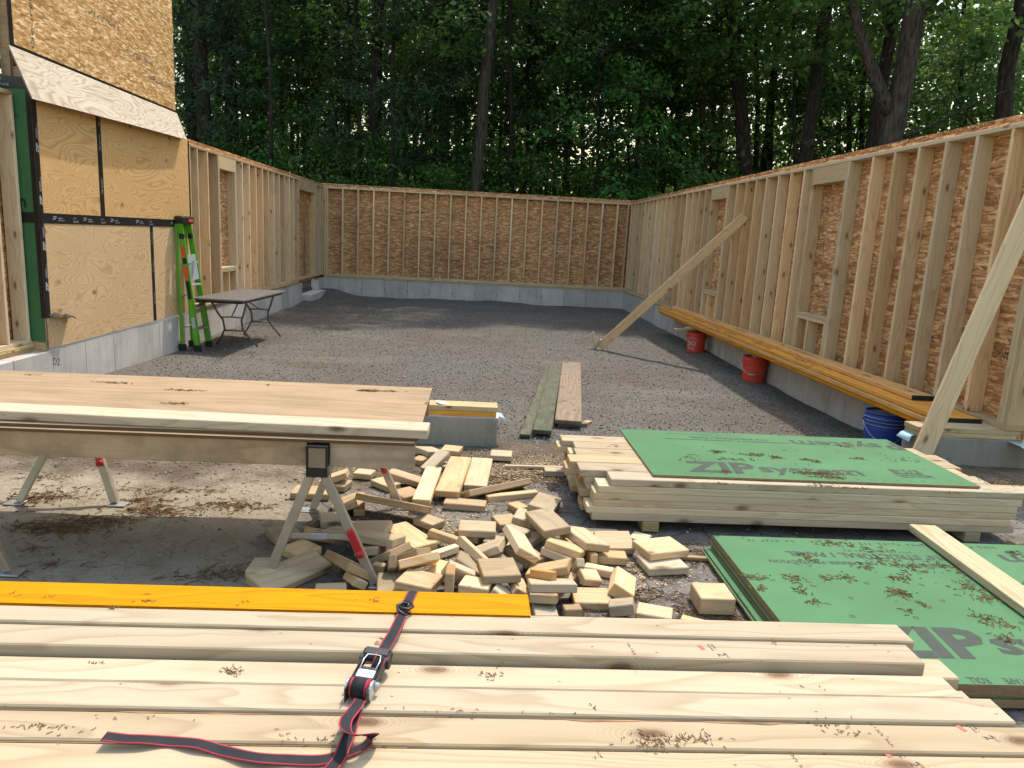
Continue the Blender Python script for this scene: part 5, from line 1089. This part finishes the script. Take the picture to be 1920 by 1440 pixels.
big(1370, 20, 1400, 320, 23.5, 28, 'oak', 'thick dark trunk behind the far end of the right wall', name='oak_tree')
big(1553, 10, 1508, 300, 21, 27, 'oak', 'dark trunk leaning right behind the middle of the right wall', name='oak_tree')
big(1465, 30, 1435, 300, 27, 15, 'oak', 'slim trunk leaning right between two thick trunks on the right', name='oak_tree')
big(1668, 60, 1635, 280, 19, 26, 'oak', 'shaggy dark trunk just left of the big pale forked tree', name='oak_tree')
big(1722, 10, 1672, 270, 17, 44, 'oak', 'big pale rough barked tree with a limb forking left on the right', name='oak_tree', bk=bark_l, fork=[(.30, 3.6, (-.75, .1, .75), .17)], seed=77)
big(1912, 20, 1880, 220, 16.5, 32, 'oak', 'thick leaning trunk at the right edge of the photo', name='oak_tree')
random.seed(5)
slim = [405, 455, 475, 492, 508, 532, 548, 575, 645, 678, 735, 780, 815, 855, 935, 985, 1025, 1090, 1195, 1225, 1300, 1335, 1445, 1570, 625, 655, 762, 798, 838, 872, 958, 1012, 1040, 1118, 1150, 1178, 1212, 1240, 1318, 1348, 1420, 1490, 1590, 1612, 1765, 1800, 1838]
slim.sort()
for i, px_ in enumerate(slim):
    Y = random.uniform(22.5, 36); big(px_ + random.uniform(-12, 12), 20, px_, 330, Y, random.uniform(7, 12), ('oak', None, 'pine', 'oak', None)[i % 5], f'{ORD(i)} slim background trunk from the left in the wood', name='slim_tree', H=random.uniform(13, 17), branches=7)
# leafy saplings that fill the edge of the wood
spots = [(560, 60, 25.5, 1.0), (640, 150, 26.5, 1.05), (790, 140, 25.2, .9), (840, 120, 27, 1.0), (1120, 120, 23.4, 1.0), (1190, 60, 24.4, 1.15), (1240, 170, 27, 1.0), (1345, 200, 25.5, .95), (1480, 180, 26, 1.0), (1600, 120, 25, 1.0), (1800, 120, 22, .95), (1850, 60, 24, 1.1), (1910, 130, 20.5, .8), (530, 200, 28, 1.2), (740, 60, 29, 1.3), (900, 60, 30, 1.3), (1000, 180, 29, 1.1), (1090, 40, 31, 1.3), (1250, 40, 30, 1.3), (1400, 60, 30, 1.2), (1500, 60, 31, 1.2), (1680, 80, 27, 1.2), (1740, 60, 29, 1.2)]
words = ['broad', 'bright', 'spreading', 'layered', 'dense', 'airy']
for i, (px_, py_, Y, s_) in enumerate(sorted(spots)):
    p = pixy(px_, 300, Y); tree('maple_sapling', (p.x, Y, 0), 7.6 * s_, .055 * s_, 'maple', f'{ORD(i)} leafy maple sapling from the left at the wood edge', 'maple saplings at the wood edge', cs=s_, branches=14)
for i in range(16):
    px_ = 420 + i * 98; Y = 22.4 + random.uniform(0, 1.5) if px_ < 1300 else 21.5 - (px_ - 1300) * .006 + random.uniform(0, 1)
    p = pixy(px_, 340, Y); tree('shrub', (p.x, Y, 0), 3.4, .03, 'bush', f'{ORD(i)} low leafy shrub from the left behind the framed walls', 'shrubs behind the framed walls', cs=random.uniform(.75, 1.0), branches=9)
# deep background of the wood: trunks and leaves nobody could count
rs = np.random.RandomState(31); n = 110000
X = rs.uniform(-46, 46, n); Y = rs.uniform(38, 62, n); Z = 22 * rs.rand(n) ** 1.15; Z[:26000] = 6 * rs.rand(26000)
clump = np.sin(X * .9 + 3 * np.sin(Z * .5)) + np.sin(Z * 1.3 + Y * .7) + np.sin(X * .37 - Z * .8 + 2)
keep = clump > np.where(X > 4, -.45, -1.0) - 1.2 * (Z < 5) + .05 * (Z - 6); C_ = np.stack([X, Y, Z], -1)[keep]; m = len(C_)
A_ = unit(rs.randn(m, 3) + np.array([0, 0, -.3])); N_ = unit(np.cross(A_, rs.randn(m, 3))); V = leaf_quads(C_, A_, N_, .32 + .35 * rs.rand(m), rs)
me = np_mesh('far_foliage', V, np.arange(m * 4).reshape(-1, 4)); tag(link('far_foliage', me, oakleaf), 'mass of far leaves deep in the wood', 'foliage', kind='stuff')
parts = []
rr_ = random.Random(4)
for i in range(70):
    x, y = rr_.uniform(-40, 40), rr_.uniform(36, 60); r = rr_.uniform(.10, .22); parts.append(tube([(x, y, -.2), (x + rr_.uniform(-.3, .3), y, 9), (x + rr_.uniform(-.9, .9), y, 20)], [r, r * .8, r * .4], 7))
tag(link('far_trunks', mesh_py('far_trunks', *merge(parts), True), bark), 'far off trunks deep in the wood behind the nearer trees', 'trunks', kind='stuff')
